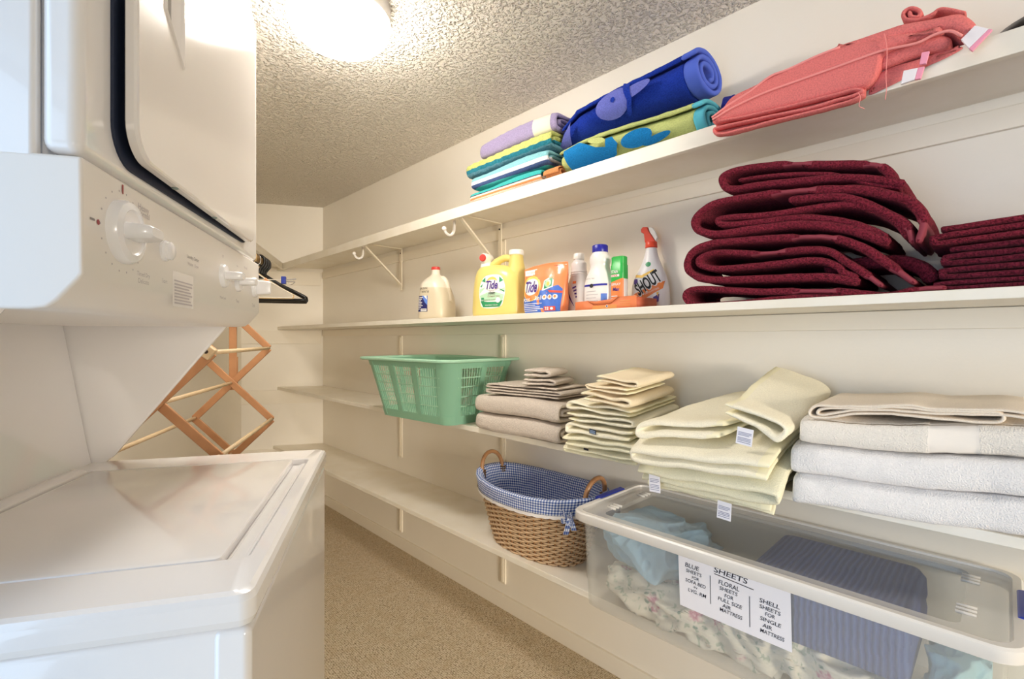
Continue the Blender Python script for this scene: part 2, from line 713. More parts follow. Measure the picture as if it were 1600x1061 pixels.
def wall(name, a, b, z0=0, z1=CEIL, t=.08, m=None, out=None, kind=True):
    """upright slab whose room face runs a..b, its thickness on the side away from the room"""
    a, b = Vector(a), Vector(b)
    d = (b - a).normalized()
    nrm = Vector((d.y, -d.x))
    mid = (a + b) / 2
    cen = Vector((.45, 1.2))
    if (mid + nrm - cen).length < (mid - nrm - cen).length:
        nrm = -nrm
    bm = bmesh.new()
    prism(bm, [tuple(a), tuple(b), tuple(b + nrm * t), tuple(a + nrm * t)], 'z', z0, z1)
    return struct(name, bm, m or M_wall, smooth=False)


wall('wall_right', cNR, cBR)
wall('wall_back', cBL, cBR)
wall('wall_left', xy(.46, LQ), cBL)
wall('wall_left', cNL, xy(-1.02, LQ))
wall('wall_left', xy(-1.02, LQ), xy(.46, LQ), z0=2.12)  # gap below left open for the added side fill light
# wall behind the camera, with a doorway gap placed to steer the fill light
wall('wall_near', cNL, xy(NP, 1.0))
wall('wall_near', xy(NP, 2.35), cNR)
wall('wall_near', xy(NP, 1.0), xy(NP, 2.35), z0=2.10)


def inner_strip(name, a, b, z0, z1, t, m=None, bev=.0015):
    """board fixed on a wall face a..b, standing t into the room"""
    a, b = Vector(a), Vector(b)
    d = (b - a).normalized()
    nrm = Vector((d.y, -d.x))
    mid = (a + b) / 2
    if (mid + nrm - Vector((.45, 1.2))).length > (mid - nrm - Vector((.45, 1.2))).length:
        nrm = -nrm
    bm = bmesh.new()
    prism(bm, [tuple(a), tuple(b), tuple(b + nrm * t), tuple(a + nrm * t)], 'z', z0, z1)
    return struct(name, bm, m or M_trim, smooth=True, bevel=bev)


inner_strip('baseboard_right', (WX, -3.6), (WX, back_y(WX) - .012), 0, .068, .012)
inner_strip('baseboard_back', xy(BP, LQ + .012), (WX - .012, back_y(WX - .012)), 0, .068, .012)
inner_strip('baseboard_left', xy(.47, LQ), xy(BP, LQ), 0, .068, .012)
# battens under the shelves
k = 0
for z0, z1 in ((1.29, 1.338), (1.735, 1.785), (.838, .882), (.39, .436)):
    k += 1
    inner_strip('trim_%d' % k, (WX, -2.2), (WX, back_y(WX) - .016), z0, z1, .012)
for z0, z1 in ((1.232, 1.336), (1.68, 1.782), (.778, .882), (.335, .436)):
    k += 1
    inner_strip('trim_%d' % k, xy(BP, LQ), (WX - .013, back_y(WX - .013)), z0, z1, .014)
# upright strips of the shelf supports, on the wall between the shelves
for y, spans in ((2.554, ((.552, .836), (.94, 1.288), (.1, .388))), (1.647, ((.69, .836), (.94, 1.288), (1.40, 1.733), (.118, .388)))):
    for z0, z1 in spans:
        k += 1
        bm = bmesh.new()
        box(bm, WX - .009, WX, y - .016, y + .016, z0, z1)
        box(bm, WX - .013, WX - .009, y - .007, y + .007, z0 + .01, z1 - .01)
        struct('trim_%d' % k, bm, M_metalw, bevel=.0015)

# ---------------------------------------------------------------- shelves


def shelf(name, label, x0, z1, t, y0=-2.0, nose=0, clipx=None):
    pts = [(x0, y0), (WX - .001, y0), (WX - .001, back_y(WX) - .002), (x0, back_y(x0) - .002)]
    bm = bmesh.new()
    if nose:
        pts[0] = (x0 + .018, y0)
        pts[3] = (x0 + .018, back_y(x0 + .018) - .002)
    prism(bm, pts, 'z', z1 - t, z1)
    o = put(name, bm, M_shelf, bevel=.002)
    tag(o, label, 'shelf', 'wall shelves')
    if nose:
        bm = bmesh.new()
        prism(bm, [(x0, y0), (x0 + .0175, y0), (x0 + .0175, back_y(x0 + .018) - .003), (x0, back_y(x0) - .002)], 'z', z1 - nose, z1)
        put('front_edge', bm, M_shelf, o, bevel=.002)
    return o


shelf('wall_shelf', 'lowest long painted shelf, just above the carpet, holding the wicker basket', 1.24, LEVEL[0], .022)
shelf('wall_shelf', 'long painted shelf carrying the green laundry basket and pale towels', 1.265, LEVEL[1], .022)
shelf('wall_shelf', 'long painted shelf carrying detergent bottles and maroon towels', 1.265, LEVEL[2], .022)
shelf('wall_shelf', 'top painted shelf with deep front edge under the ceiling, carrying beach towels', 1.265, LEVEL[3], .02, nose=.046)

# short shelf on the left wall, meeting the top shelf in the corner
q1 = -.73


def on_front(q, x):      # point on the line q=const where world x is x
    p = (x - QV.x * q) / PV.x
    return xy(p, q)


bm = bmesh.new()
prism(bm, [xy(1.5, LQ + .001), xy(1.5, q1), on_front(q1, 1.263), (1.263, back_y(1.263) - .003), xy(BP - .003, LQ + .001)], 'z', 1.812, 1.832)
o = put('side_shelf', bm, M_shelf, bevel=.002)
tag(o, 'shelf along the left wall above the clothes rod, behind the dryer', 'shelf', 'wall shelves')
bm = bmesh.new()
prism(bm, [xy(1.5, q1 + .001), xy(1.5, q1 + .019), on_front(q1 + .019, 1.262), on_front(q1 + .001, 1.262)], 'z', 1.787, 1.832)
put('front_edge', bm, M_shelf, o, bevel=.002)

# diagonal brackets under the top shelf
for i, (y, lab) in enumerate(((2.53, 'white diagonal shelf bracket nearer the back corner, above the water jug'), (1.655, 'white diagonal shelf bracket above the yellow detergent jug'))):
    e = empty('shelf_bracket', (WX, y, LEVEL[3] - .02), 0, lab, 'bracket', 'brackets under the top shelf')
    bm = bmesh.new(); bar(bm, (-.262, 0, -.004), (-.013, 0, -.004), .022, .006)
    put('arm', bm, M_metalw, e, bevel=.001)
    bm = bmesh.new(); bar(bm, (-.2615, 0, -.009), (-.014, 0, -.222), .020, .009)
    put('brace', bm, M_metalw, e, bevel=.002)
    bm = bmesh.new(); box(bm, -.0205, -.0135, -.011, .011, -.25, -.008)
    put('wall_plate', bm, M_metalw, e, bevel=.001)
    bm = bmesh.new()
    lathe(bm, [(.004, 0), (.004, .002), (.001, .003)], 10, Matrix.Translation((-.0205, 0, -.03)) @ Matrix.Rotation(-math.pi / 2, 4, 'Y'))
    put('screw', bm, M_dark, e)

# two white coat hooks screwed under the top shelf
for i, (y, lab) in enumerate(((2.60, 'white curved coat hook under the top shelf, nearer the corner'), (1.735, 'white curved coat hook under the top shelf beside the second bracket'))):
    e = empty('coat_hook', (1.325, y, LEVEL[3] - .02), 0, lab, 'hook', 'hooks under the top shelf')
    bm = bmesh.new(); lathe(bm, [(.013, -.004), (.013, 0)], 16); put('base', bm, M_plasticw, e)
    bm = bmesh.new()
    tube(bm, [(0, 0, -.004), (0, 0, -.04), (-.006, 0, -.066), (-.024, 0, -.08), (-.044, 0, -.074), (-.055, 0, -.058)], [.0075, .0075, .007, .0065, .0065, .0065], 10, smooth=4)
    bmesh.ops.create_uvsphere(bm, u_segments=12, v_segments=8, radius=.0105, matrix=Matrix.Translation((-.056, 0, -.055)))
    put('hook_arm', bm, M_plasticw, e)

# ---------------------------------------------------------------- ceiling light
e = empty('ceiling_light', (.645, 1.415, CEIL), 0, 'glowing white flush dome light on the textured ceiling', 'lamp')
bm = bmesh.new(); lathe(bm, [(.145, -.050), (.1490, -.050), (.1500, -.046), (.1500, -.001)], 48)
put('base_ring', bm, M_plasticw, e)  # opaque ring deepened to keep the dome's light off the ceiling
m = NT('lit_dome')
m.b.inputs['Base Color'].default_value = (1, .97, .92, 1)
m.b.inputs['Emission Color'].default_value = (1.0, .935, .85, 1)
m.b.inputs['Emission Strength'].default_value = LAMP_STRENGTH
bm = bmesh.new()
lathe(bm, [(.148, -.046), (.1505, -.054), (.1495, -.064), (.142, -.086), (.121, -.107), (.09, -.124), (.05, -.135), (.012, -.138)], 48)
put('glass_dome', bm, m.m, e)

# ---------------------------------------------------------------- stacked washer and dryer
WL = xy(.59, -.14)
WD = empty('laundry_center', (WL[0], WL[1], 0), math.radians(60.92), 'white stacked washer with dryer above, its control panel with round knobs', 'washer dryer')
bm = bmesh.new(); box(bm, .004, .716, .006, .62, .06, .946); put('washer_cabinet', bm, M_enamel, WD, bevel=.008)
bm = bmesh.new()
box(bm, .001, .719, .001, .040, .06, .9445)
put('washer_front_panel', bm, M_enamel, WD, bevel=.009, seg=3)
bm = bmesh.new(); box(bm, .03, .69, .03, .6, .0, .06); put('toe_kick', bm, M_dark, WD)
# top cover with a sunken opening
bm = bmesh.new()
L = [rrect(.0, .72, .0, .53, .014, .948), rrect(-.003, .723, -.003, .53, .016, .956), rrect(-.003, .723, -.003, .53, .016, .976), rrect(.0, .72, .0, .53, .016, .983), rrect(.006, .714, .006, .527, .018, .986),
     rrect(.0915, .6225, .024, .474, .012, .986), rrect(.0925, .6215, .026, .472, .011, .9845), rrect(.0935, .6205, .028, .466, .010, .972)]
loops(bm, L)
put('washer_top', bm, M_enamel, WD, auto=20)
bm = bmesh.new()
L = [rrect(.096, .618, .0585, .452, .010, .974), rrect(.096, .618, .0585, .452, .010, .984), rrect(.0968, .6172, .0593, .4512, .010, .9858), rrect(.0985, .6155, .061, .4495, .010, .9864)]
loops(bm, L)
lid = put('washer_lid', bm, M_enamel, WD, auto=20)
bm = bmesh.new()
prism(bm, [(.030, .9725), (.030, .980), (.034, .981), (.044, .9765), (.054, .975), (.054, .9725)], 'x', .098, .60)
put('lid_grip_trough', bm, M_enamel, WD, bevel=.002)
bm = bmesh.new(); prism(bm, [(.455, .972), (.4565, .989), (.463, .992), (.485, .993), (.50, .986), (.50, .972)], 'x', .098, .616)
put('hinge_strip', bm, M_enamel, WD, bevel=.003)
# leaning back panel between washer and dryer
bm = bmesh.new()
prism(bm, [(.492, .975), (.497, 1.0), (.503, 1.03), (.548, 1.30), (.56, 1.30), (.56, .95), (.49, .95)], 'x', .012, .708)
put('back_panel', bm, M_enamel, WD, bevel=.003)
bm = bmesh.new()
lathe(bm, [(.008, 0), (.008, .003), (.003, .005)], 14, Matrix.Translation((.035, .545, 1.28)) @ Matrix.Rotation(math.pi / 2, 4, 'X'))
put('screw', bm, M_chrome, WD)
side = [(.62, .02), (.62, .945), (.47, .984), (.452, 1.0), (.223, 1.297), (.195, 1.33), (.195, 2.033), (.872, 2.033), (.872, .02)]
for x0, x1 in ((-.0035, .0105), (.7095, .7235)):
    bm = bmesh.new(); prism(bm, side, 'x', x0, x1)
    put('side_panel', bm, M_enamel, WD, bevel=.005, seg=3)
# control console
bm = bmesh.new()
prism(bm, [(.155, 1.452), (.154, 1.332), (.158, 1.326), (.176, 1.304), (.186, 1.297), (.20, 1.2955), (.55, 1.2955), (.55, 1.452)], 'x', -.004, .724)
con = put('control_console', bm, M_console, WD, bevel=.004, seg=3)
# dryer body and its front frame
bm = bmesh.new(); box(bm, .012, .708, .20, .87, 1.30, 2.03); put('dryer_cabinet', bm, M_enamel, WD)
bm = bmesh.new(); box(bm, -.001, .721, .158, .1935, 1.456, 2.033); put('dryer_front_frame', bm, M_enamel, WD, bevel=.012, seg=4)
bm = bmesh.new()
L = [[(x, z + (.010 if z > -1.6 else 0) * (.66 - x) / .6, 0) for x, z, _ in l] for l in (rrect(.0555, .624, -1.985, -1.479, .045, 0, 8), rrect(.075, .60, -1.96, -1.50, .04, 0, 8))]
L2 = [[(x, .1575, -z) for x, z, _ in l] for l in L]
loops(bm, [[(x, .1585, z) for x, y, z in L2[0]], [(x, .155, z) for x, y, z in L2[0]], L2[1]], False, True)
put('door_gap_plate', bm, M_navy, WD, auto=40)  # navy plate whose colour stands in for the dark gap behind the door
# dryer door, ajar on its far hinge
D = bpy.data.objects.new('dryer_door', None)
COL.objects.link(D); D.parent = WD; D.location = (.632, .150, 0); D.rotation_euler = (0, 0, math.radians(-1.6))
# (its parts hang on the door panel itself)
bpy.data.objects.remove(D)
bm = bmesh.new()


def dl(ins, y, r):
    return [(x, y, -z) for x, z, _ in rrect(-.558 + ins, -.002 - ins, -1.992 + ins, -1.480 - ins, r, 0, 7)]


R = loops(bm, [dl(.003, -.001, .038), dl(0, -.003, .04), dl(0, -.0115, .04), dl(.0015, -.014, .039), dl(.004, -.015, .037)], True, False)
outer = R[-1]
hp = [(-.4835, 1.70), (-.421, 1.652), (-.421, 1.95), (-.4835, 1.95)]


def hl(k, y):
    cx, cz = -.4522, 1.81
    return [bm.verts.new((cx + (x - cx) * (1 - k * 16), y, cz + (z - cz) * (1 - k * 3.2))) for x, z in hp]


h0, h1, h2 = hl(0, -.015), hl(.004, -.0175), hl(.009, -.0135)
h3 = hl(.014, -.002)
for A, B in ((h0, h1), (h1, h2), (h2, h3)):
    for i in range(4):
        bm.faces.new((A[i], A[(i + 1) % 4], B[(i + 1) % 4], B[i]))
bm.faces.new(h3).material_index = 1
edges = [bm.edges.get((outer[i], outer[(i + 1) % len(outer)])) for i in range(len(outer))] + [bm.edges.get((h0[i], h0[(i + 1) % 4])) for i in range(4)]
bmesh.ops.triangle_fill(bm, use_beauty=True, use_dissolve=False, edges=edges)
door = put('dryer_door', bm, [M_door_en, M_grey], WD, auto=14)
door.location = (.622, .1535, 0)
door.rotation_euler = (0, 0, math.radians(.35))
for sx_, sz_, ro in ((-.5582, 1.705, Matrix.Rotation(-math.pi / 2, 4, 'Y')), (-.43, 1.480, Matrix.Rotation(math.pi, 4, 'X')), (-.26, 1.480, Matrix.Rotation(math.pi, 4, 'X'))):
    bm = bmesh.new()
    lathe(bm, [(.0042, 0), (.0042, .0015), (.002, .0025)], 12, Matrix.Translation((sx_, -.0075, sz_)) @ ro)
    put('door_screw', bm, M_screw, door)
for z in (1.535, 1.863):
    bm = bmesh.new(); box(bm, .652, .657, .1565, .1585, z - .028, z + .028)
    put('hinge', bm, M_grey, WD)


def knob(x, z, r, kind):
    """round control on the console face, its paddle standing out"""
    T = Matrix.Translation((x, .155, z)) @ Matrix.Rotation(math.pi / 2, 4, 'X')
    bm = bmesh.new()
    if kind == 'dial':
        lathe(bm, [(r, 0), (r, .006), (r * .93, .011), (r * .72, .013), (r * .66, .011)], 40, T)
        k_ = put('timer_dial', bm, M_knob, WD, auto=40)
        bm = bmesh.new()
        L = []
        for y, w, h in ((.010, .021, .0095), (.024, .020, .0085), (.034, .018, .0075), (.037, .015, .005)):
            L.append([T @ Vector((px, py, y)) for px, py, _ in rrect(-w, w, -h, h, min(h * .8, .006), 0, 4)])
        loops(bm, L)
        put('grip', bm, M_knob, k_, auto=40)
    else:
        lathe(bm, [(r, 0), (r, .005), (r * .9, .008), (r * .55, .009)], 28, T)
        k_ = put('control_knob', bm, M_knob, WD, auto=40)
        bm = bmesh.new()
        L = []
        a, b = (.0155, .0075) if kind == 'h' else (.008, .0165)
        for y, f in ((.007, 1.05), (.02, 1.0), (.034, .92), (.037, .8)):
            L.append([T @ Vector((px, py, y)) for px, py, _ in rrect(-a * f, a * f, -b * f, b * f, .005, 0, 4)])
        loops(bm, L)
        put('grip', bm, M_knob, k_, auto=40)


knob(.074, 1.391, .037, 'dial')
knob(.441, 1.387, .0225, 'h')
knob(.537, 1.387, .021, 'h')
knob(.672, 1.389, .0235, 'v')
bm = bmesh.new()
lathe(bm, [(.0145, 0), (.0145, .004), (.0125, .0055), (.0125, .010), (.009, .0125)], 28, Matrix.Translation((.185, .155, 1.389)) @ Matrix.Rotation(math.pi / 2, 4, 'X'))
put('start_button', bm, M_knob, WD, auto=40)


def cons(x, z, off):
    return Vector((x, .1545 - off, z))


dc = Decal(cons, .2)
for a in range(0, 360, 20):
    t = math.radians(a)
    dc.add(ell(.074 + .047 * math.cos(t), 1.391 + .047 * math.sin(t), .0012, .0012, 8), M_printl)
dc.add(rect(.0725, .0755, 1.436, 1.447), M_red).add(ell(.0235, 1.391, .003, .003, 12), M_red).add(rect(.008, .017, 1.3905, 1.393), M_print)
for tx, x, z, w in (('Heavy', .125, 1.431, .028), ('Normal', .125, 1.4245, .032), ('Timed Dry', .125, 1.347, .034), ('Delicate', .125, 1.339, .028), ('Start', .187, 1.347, .016),
                    ('Laundry Center', .292, 1.395, .05), ('Washer   Dryer', .292, 1.384, .046), ('Water Level', .441, 1.345, .036), ('Temp', .537, 1.345, .02), ('Cycle', .668, 1.345, .024), ('Off', .441, 1.424, .009), ('Hot', .537, 1.42, .010), ('Normal', .60, 1.425, .024)):
    dc.add(text2d(tx, w), M_print if 'Laundry' in tx else M_printl, 1, x, z)
dc.put('panel_print', con)
dc = Decal(cons, .2)
dc.add(rect(.213, .292, 1.314, 1.366), M_plasticw, 1)
dc.add(rect(.217, .287, 1.351, 1.353), M_printl, 2)
for i in range(7):
    dc.add(rect(.218, .286 - .006 * (i % 3), 1.318 + .0046 * i, 1.3203 + .0046 * i), M_printl, 2)
dc.put('instruction_sticker', con)

# ---------------------------------------------------------------- folding wooden drying rack behind the machine
M_wood = mat('rack_wood', 'C08C62', .45, var=(18, 'AE7C54'), bump=(120, .1, .001))
M_dowel = mat('pale_dowel', 'DCC4A0', .5, var=(30, 'CFB48C'))
M_peg = mat('dark_peg', '2B1A10', .6)
o0 = xy(1.69, -.54)
RK = empty('drying_rack', (o0[0], o0[1], 0), math.radians(60.92), 'folding wooden drying rack of crossed slats and pale dowels between washer and back wall', 'drying rack')
# local: x along the wall (dowels), y towards the left wall (q = -.54 - y)


def rb(q):
    return -.54 - q


bars = [((-.415, 1.232), (-.665, .975)), ((-.665, 1.235), (-.402, .962)), ((-.665, .975), (-.415, .712)), ((-.402, .962), (-.665, .705)), ((-.415, 1.232), (-.665, 1.49)), ((-.665, 1.235), (-.415, 1.49)), ((-.415, .712), (-.64, .012)), ((-.665, .705), (-.44, .012))]
for xs, nudge in ((-.312, 1), (.312, -1)):
    for i, (a, b) in enumerate(bars):
        dx = xs + nudge * (.010 if i % 2 else -.002)
        bm = bmesh.new()
        bar(bm, (dx, rb(a[0]), a[1]), (dx, rb(b[0]), b[1]), .024, .009, up=(1, 0, 0))
        put('slat', bm, M_wood, RK, bevel=.0025)
bm = bmesh.new(); bar(bm, (.326, rb(-.541), 1.085), (.326, rb(-.541), 1.40), .026, .009, up=(1, 0, 0)); put('upright', bm, M_wood, RK, bevel=.002)
bm = bmesh.new(); bar(bm, (.336, rb(-.541), 1.075), (.336, rb(-.541), 1.20), .028, .009, up=(1, 0, 0)); put('upright', bm, M_wood, RK, bevel=.002)
for q, z in ((-.417, 1.232), (-.541, 1.104), (-.663, .977), (-.404, .964), (-.541, .838), (-.663, .707), (-.417, .714), (-.541, 1.362), (-.663, 1.237)):
    bm = bmesh.new(); tube(bm, [(-.318, rb(q), z), (.318, rb(q), z)], .0062, 12); put('dowel', bm, M_dowel, RK)
bm = bmesh.new(); bar(bm, (-.330, rb(-.412), 1.247), (-.330, rb(-.432), 1.222), .03, .022, up=(1, 0, 0)); cb = put('end_block', bm, M_dowel, RK, bevel=.004)
bm = bmesh.new(); lathe(bm, [(.005, 0), (.005, .0015)], 14, Matrix.Translation((-.341, rb(-.422), 1.2345)) @ Matrix.Rotation(-math.pi / 2, 4, 'Y')); put('peg', bm, M_peg, cb)

# ---------------------------------------------------------------- clothes rod and hangers
M_rod = mat('wood_rod', 'C9A56C', .5, var=(12, 'BB935A'))
M_wire = mat('white_wire', 'E6E0D2', .35)
M_tan = mat('tan_hanger', 'CDB07C', .45)
M_bluec = mat('blue_clip', '24389C', .35)
r0 = xy(1.5, -.60)
bm = bmesh.new()
tube(bm, [(0, 0, 0), (1.36, 0, 0)], .0165, 20)
rod = put('clothes_rod', bm, M_rod, loc=(r0[0], r0[1], 1.668), rotz=math.radians(60.92))
bm = bmesh.new()
bar(bm, (1.345, .0168, -.004), (1.345, -.60 - LQ - .001, -.004), .022, .018)
put('support_arm', bm, M_rod, rod, bevel=.002)
tag(rod, 'round wooden clothes rod under the left wall shelf, behind the dryer', 'rod')


def hook_pts(r=.022, z=0):
    """open hook round the rod, in the y-z plane; rod centre at 0,0"""
    p = [(0, .024 * math.cos(math.radians(a)), .024 * math.sin(math.radians(a))) for a in range(-40, 181, 20)]
    return p + [(0, -.022, -.02), (0, -.004, -.045), (0, 0, -.075)]


def hanger(p, label, m, r, wid=.215, drop=.115, dz=0, group='black hangers', yaw=0, neck=.075, name='clothes_hanger'):
    v = xy(p, -.60)
    e = empty(name, (v[0], v[1], 1.668 - .0075 + r * .8 + .0004 + dz), math.radians(60.92 + yaw), label, 'hanger', group)
    bm = bmesh.new(); tube(bm, [(a, b, c) for a, b, c in hook_pts()], r * .8, 8, smooth=2); put('hook', bm, m, e)
    z0 = -neck
    bm = bmesh.new()
    tube(bm, [(0, 0, z0 + .004), (0, -wid * .45, z0 - drop * .40), (0, -wid * .93, z0 - drop * .84), (0, -wid, z0 - drop * .93), (0, -wid * .985, z0 - drop * 1.02), (0, -wid * .9, z0 - drop * 1.05),
              (0, 0, z0 - drop * 1.05), (0, wid * .9, z0 - drop * 1.05), (0, wid * .985, z0 - drop * 1.02), (0, wid, z0 - drop * .93), (0, wid * .93, z0 - drop * .84), (0, wid * .45, z0 - drop * .40)], r, 8, closed=True, smooth=3)
    put('frame', bm, m, e)
    return e


hanger(2.68, 'black plastic hanger on the rod, nearest of the dark ones', M_black, .0078, .215, .118, group=None)
hanger(2.722, 'black plastic hanger close behind the nearest dark one', M_black, .0074, .215, .118, group=None, yaw=.5)
hanger(2.764, 'black plastic hanger third along the rod', M_black, .0072, .205, .12, group=None, yaw=0)
hanger(2.806, 'black plastic hanger farthest along the rod towards the back wall', M_black, .0072, .205, .12, group=None, yaw=.5)
hanger(2.45, 'thin white wire hanger on the rod nearest the dryer', M_wire, .002, .19, .12, group=None, yaw=6)
hanger(2.52, 'thin cream wire hanger just behind the white wire one', M_tan, .0022, .19, .12, group=None, yaw=-5)
v = xy(2.60, -.60)
e = empty('trouser_hanger', (v[0], v[1], 1.668 - .0075 + .0026), math.radians(60.92), 'metal trouser hanger with blue clips on the rod beside the dryer', 'hanger')
bm = bmesh.new(); tube(bm, hook_pts(), .002, 8, smooth=2); put('hook', bm, M_chrome, e)
bm = bmesh.new(); tube(bm, [(0, .17, -.102), (0, -.17, -.102)], .0024, 8); tube(bm, [(0, 0, -.07), (0, 0, -.102)], .0024, 8); put('crossbar', bm, M_wire, e)
for s in (-1, 1):
    bm = bmesh.new(); box(bm, -.010, .010, s * .128 - .011, s * .128 + .011, -.122, -.085)
    cl = put('clip', bm, M_bluec, e, bevel=.003)
    bm = bmesh.new(); bar(bm, (0, s * .139, -.100), (0, s * .185, -.096), .012, .005); bar(bm, (0, s * .139, -.108), (0, s * .18, -.110), .012, .004)
    tube(bm, [(0, s * .15, -.115), (0, s * .165, -.124), (0, s * .178, -.112)], .002, 6, smooth=3)
    put('clip_lever', bm, M_chrome, cl, bevel=.001)

# ---------------------------------------------------------------- towels
M_maroon = terry('maroon_terry', '84293A', 230, 1.0, .36, .007)  # deep speckle paints highlights where the loops catch light
M_marband = mat('maroon_band', '86303F', .8, bump=(300, .3, .001))
M_cream = terry('cream_terry', 'EFE9E0', 380, .8, .93, .004)
M_white = terry('white_terry', 'F1EFEF', 380, .8, .93, .004)
M_creamb = mat('cream_band', 'EDE6DD', .9, bump=(300, .3, .001))
M_creamthin = terry('thin_cream_terry', 'EBDFCF', 420, .5, .9, .003)
M_yel = terry('pale_yellow_terry', 'F4EED8', 380, .5, .88, .003)
M_yelb = mat('pale_yellow_hem', 'F0EACB', .95, bump=(200, .4, .001))
M_yelg = terry('greenish_yellow_terry', 'F1ECD0', 380, .5, .88, .003)
M_peach = terry('peach_cream_terry', 'EEDFC2', 380, .5, .9, .003)
M_taupe = terry('taupe_terry', 'DACEC2', 300, .8, .78, .004)
M_taupeb = mat('taupe_hem', 'D8CCC0', .95, bump=(200, .4, .001))
M_coral = terry('coral_terry', 'E27C79', 330, .6, .78, .003)
M_coralh = mat('coral_hem', 'EA918D', .9, bump=(300, .3, .001))
M_pinkt = mat('pink_satin', 'EE9BB4', .6)
M_whitet = mat('white_patch', 'ECE6EA', .7)


def sag(y0, drop, reach):
    """bend a towel's overhanging front down over the shelf edge"""
    def f(x, y, z):
        t = max(0., min(1., (y0 - y) / reach))
        return (x, y, z - drop * t * t)
    return f


# maroon stack on the bottle shelf
G = 'maroon towels in the tall stack'
towel('maroon_towel', 'maroon bath towel at the bottom of the tall maroon stack', G, 2,
      [dict(pts=[(-0.091, -0.0073), (-0.1237, -0.0111), (-0.2098, -0.0076), (-0.3397, 0.0024), (-0.4951, -0.0036), (-0.5974, -0.0025), (-0.6272, 0.0179), (-0.6219, 0.0376), (-0.5785, 0.0418), (-0.4401, 0.0245), (-0.3397, 0.0184), (-0.2677, 0.0122), (-0.2178, 0.0027), (-0.1711, -0.0043), (-0.1237, 0.0064), (-0.0877, 0.0073)], th=.018, b0=.022, b1=.255, bands=((.765, .83), (.96, 1)))],
      [M_maroon, M_marband], warp=lambda x, y, z: (x, y, max(z, .0008 + z * .02)))
towel('maroon_towel', 'maroon bath towel second from the bottom of the tall stack, its hemmed ends drooping right', G, 2,
      [dict(pts=[(-0.2299, 0.0317), (-0.2939, 0.0476), (-0.3884, 0.0537), (-0.5539, 0.0647), (-0.6102, 0.0866), (-0.6219, 0.1159), (-0.6038, 0.148), (-0.5539, 0.1625), (-0.4401, 0.1563), (-0.3397, 0.1466), (-0.2763, 0.1353), (-0.2259, 0.1104), (-0.1863, 0.076), (-0.1343, 0.0234)], th=.0195, b0=.018, b1=.25, bands=((.735, .815), (.965, 1))),
       dict(pts=[(-0.232, 0.0418), (-0.2549, 0.054), (-0.2677, 0.0706), (-0.3165, 0.089), (-0.4401, 0.0896), (-0.5358, 0.093), (-0.5847, 0.1068), (-0.5835, 0.1287), (-0.5358, 0.136), (-0.4295, 0.1193), (-0.3397, 0.1168), (-0.2851, 0.1074), (-0.2507, 0.0787), (-0.2178, 0.0503), (-0.1882, 0.0209)], th=.0175, b0=.022, b1=.25, bands=((.66, .73), (.965, 1))),
       dict(pts=[(-0.2939, 0.0734), (-0.2098, 0.0788), (-0.1561, 0.0724), (-0.1237, 0.0547), (-0.1097, 0.0326)], th=.03, b0=.075, b1=.25)],
      [M_maroon, M_marband])
towel('maroon_towel', 'large maroon bath towel under the top one, its wide front flap hanging at right', G, 2,
      [dict(pts=[(-0.1767, 0.1116), (-0.2098, 0.1311), (-0.2507, 0.1525), (-0.3397, 0.1769), (-0.4401, 0.1829), (-0.5418, 0.1859), (-0.5942, 0.2084), (-0.5942, 0.2405), (-0.5478, 0.2669), (-0.4671, 0.2678), (-0.3588, 0.2593), (-0.2763, 0.2457), (-0.2218, 0.2334), (-0.1711, 0.2106), (-0.1343, 0.1865), (-0.1167, 0.1485), (-0.1237, 0.1084)], th=.0205, b0=.016, b1=.25, bands=((.665, .735), (.965, 1))),
       dict(pts=[(-0.1805, 0.1241), (-0.2098, 0.1457), (-0.2591, 0.1716), (-0.3397, 0.1939), (-0.4295, 0.2002), (-0.5181, 0.2076), (-0.537, 0.224), (-0.5008, 0.2246), (-0.4138, 0.2142), (-0.3304, 0.2123), (-0.2591, 0.2085), (-0.2098, 0.1921), (-0.1636, 0.157), (-0.1415, 0.1204)], th=.017, b0=.022, b1=.25),
       dict(pts=[(-0.3588, 0.2405), (-0.2763, 0.2308), (-0.2259, 0.2101), (-0.1786, 0.174), (-0.1451, 0.1443), (-0.1343, 0.1077)], th=.019, b0=.019, b1=.25, bands=((.9, 1),))],
      [M_maroon, M_marband])
towel('maroon_towel', 'smaller maroon hand towel on top of the tall stack', G, 2,
      [dict(pts=[(-0.1525, 0.2329), (-0.1979, 0.2533), (-0.2677, 0.2737), (-0.3397, 0.2838), (-0.4401, 0.2965), (-0.5065, 0.3014), (-0.5299, 0.3246), (-0.5211, 0.3432), (-0.4727, 0.3468), (-0.3784, 0.3334), (-0.2851, 0.3087), (-0.2507, 0.3007), (-0.1979, 0.2847), (-0.1767, 0.2672), (-0.1711, 0.2539)], th=.019, b0=.03, b1=.24, bands=((.72, .775), (.93, .96))),
       dict(pts=[(-0.1561, 0.2267), (-0.2098, 0.2464), (-0.2677, 0.2803), (-0.3397, 0.3008), (-0.4295, 0.3165), (-0.4838, 0.3206)], th=.011, b0=.035, b1=.24)],
      [M_maroon, M_marband])
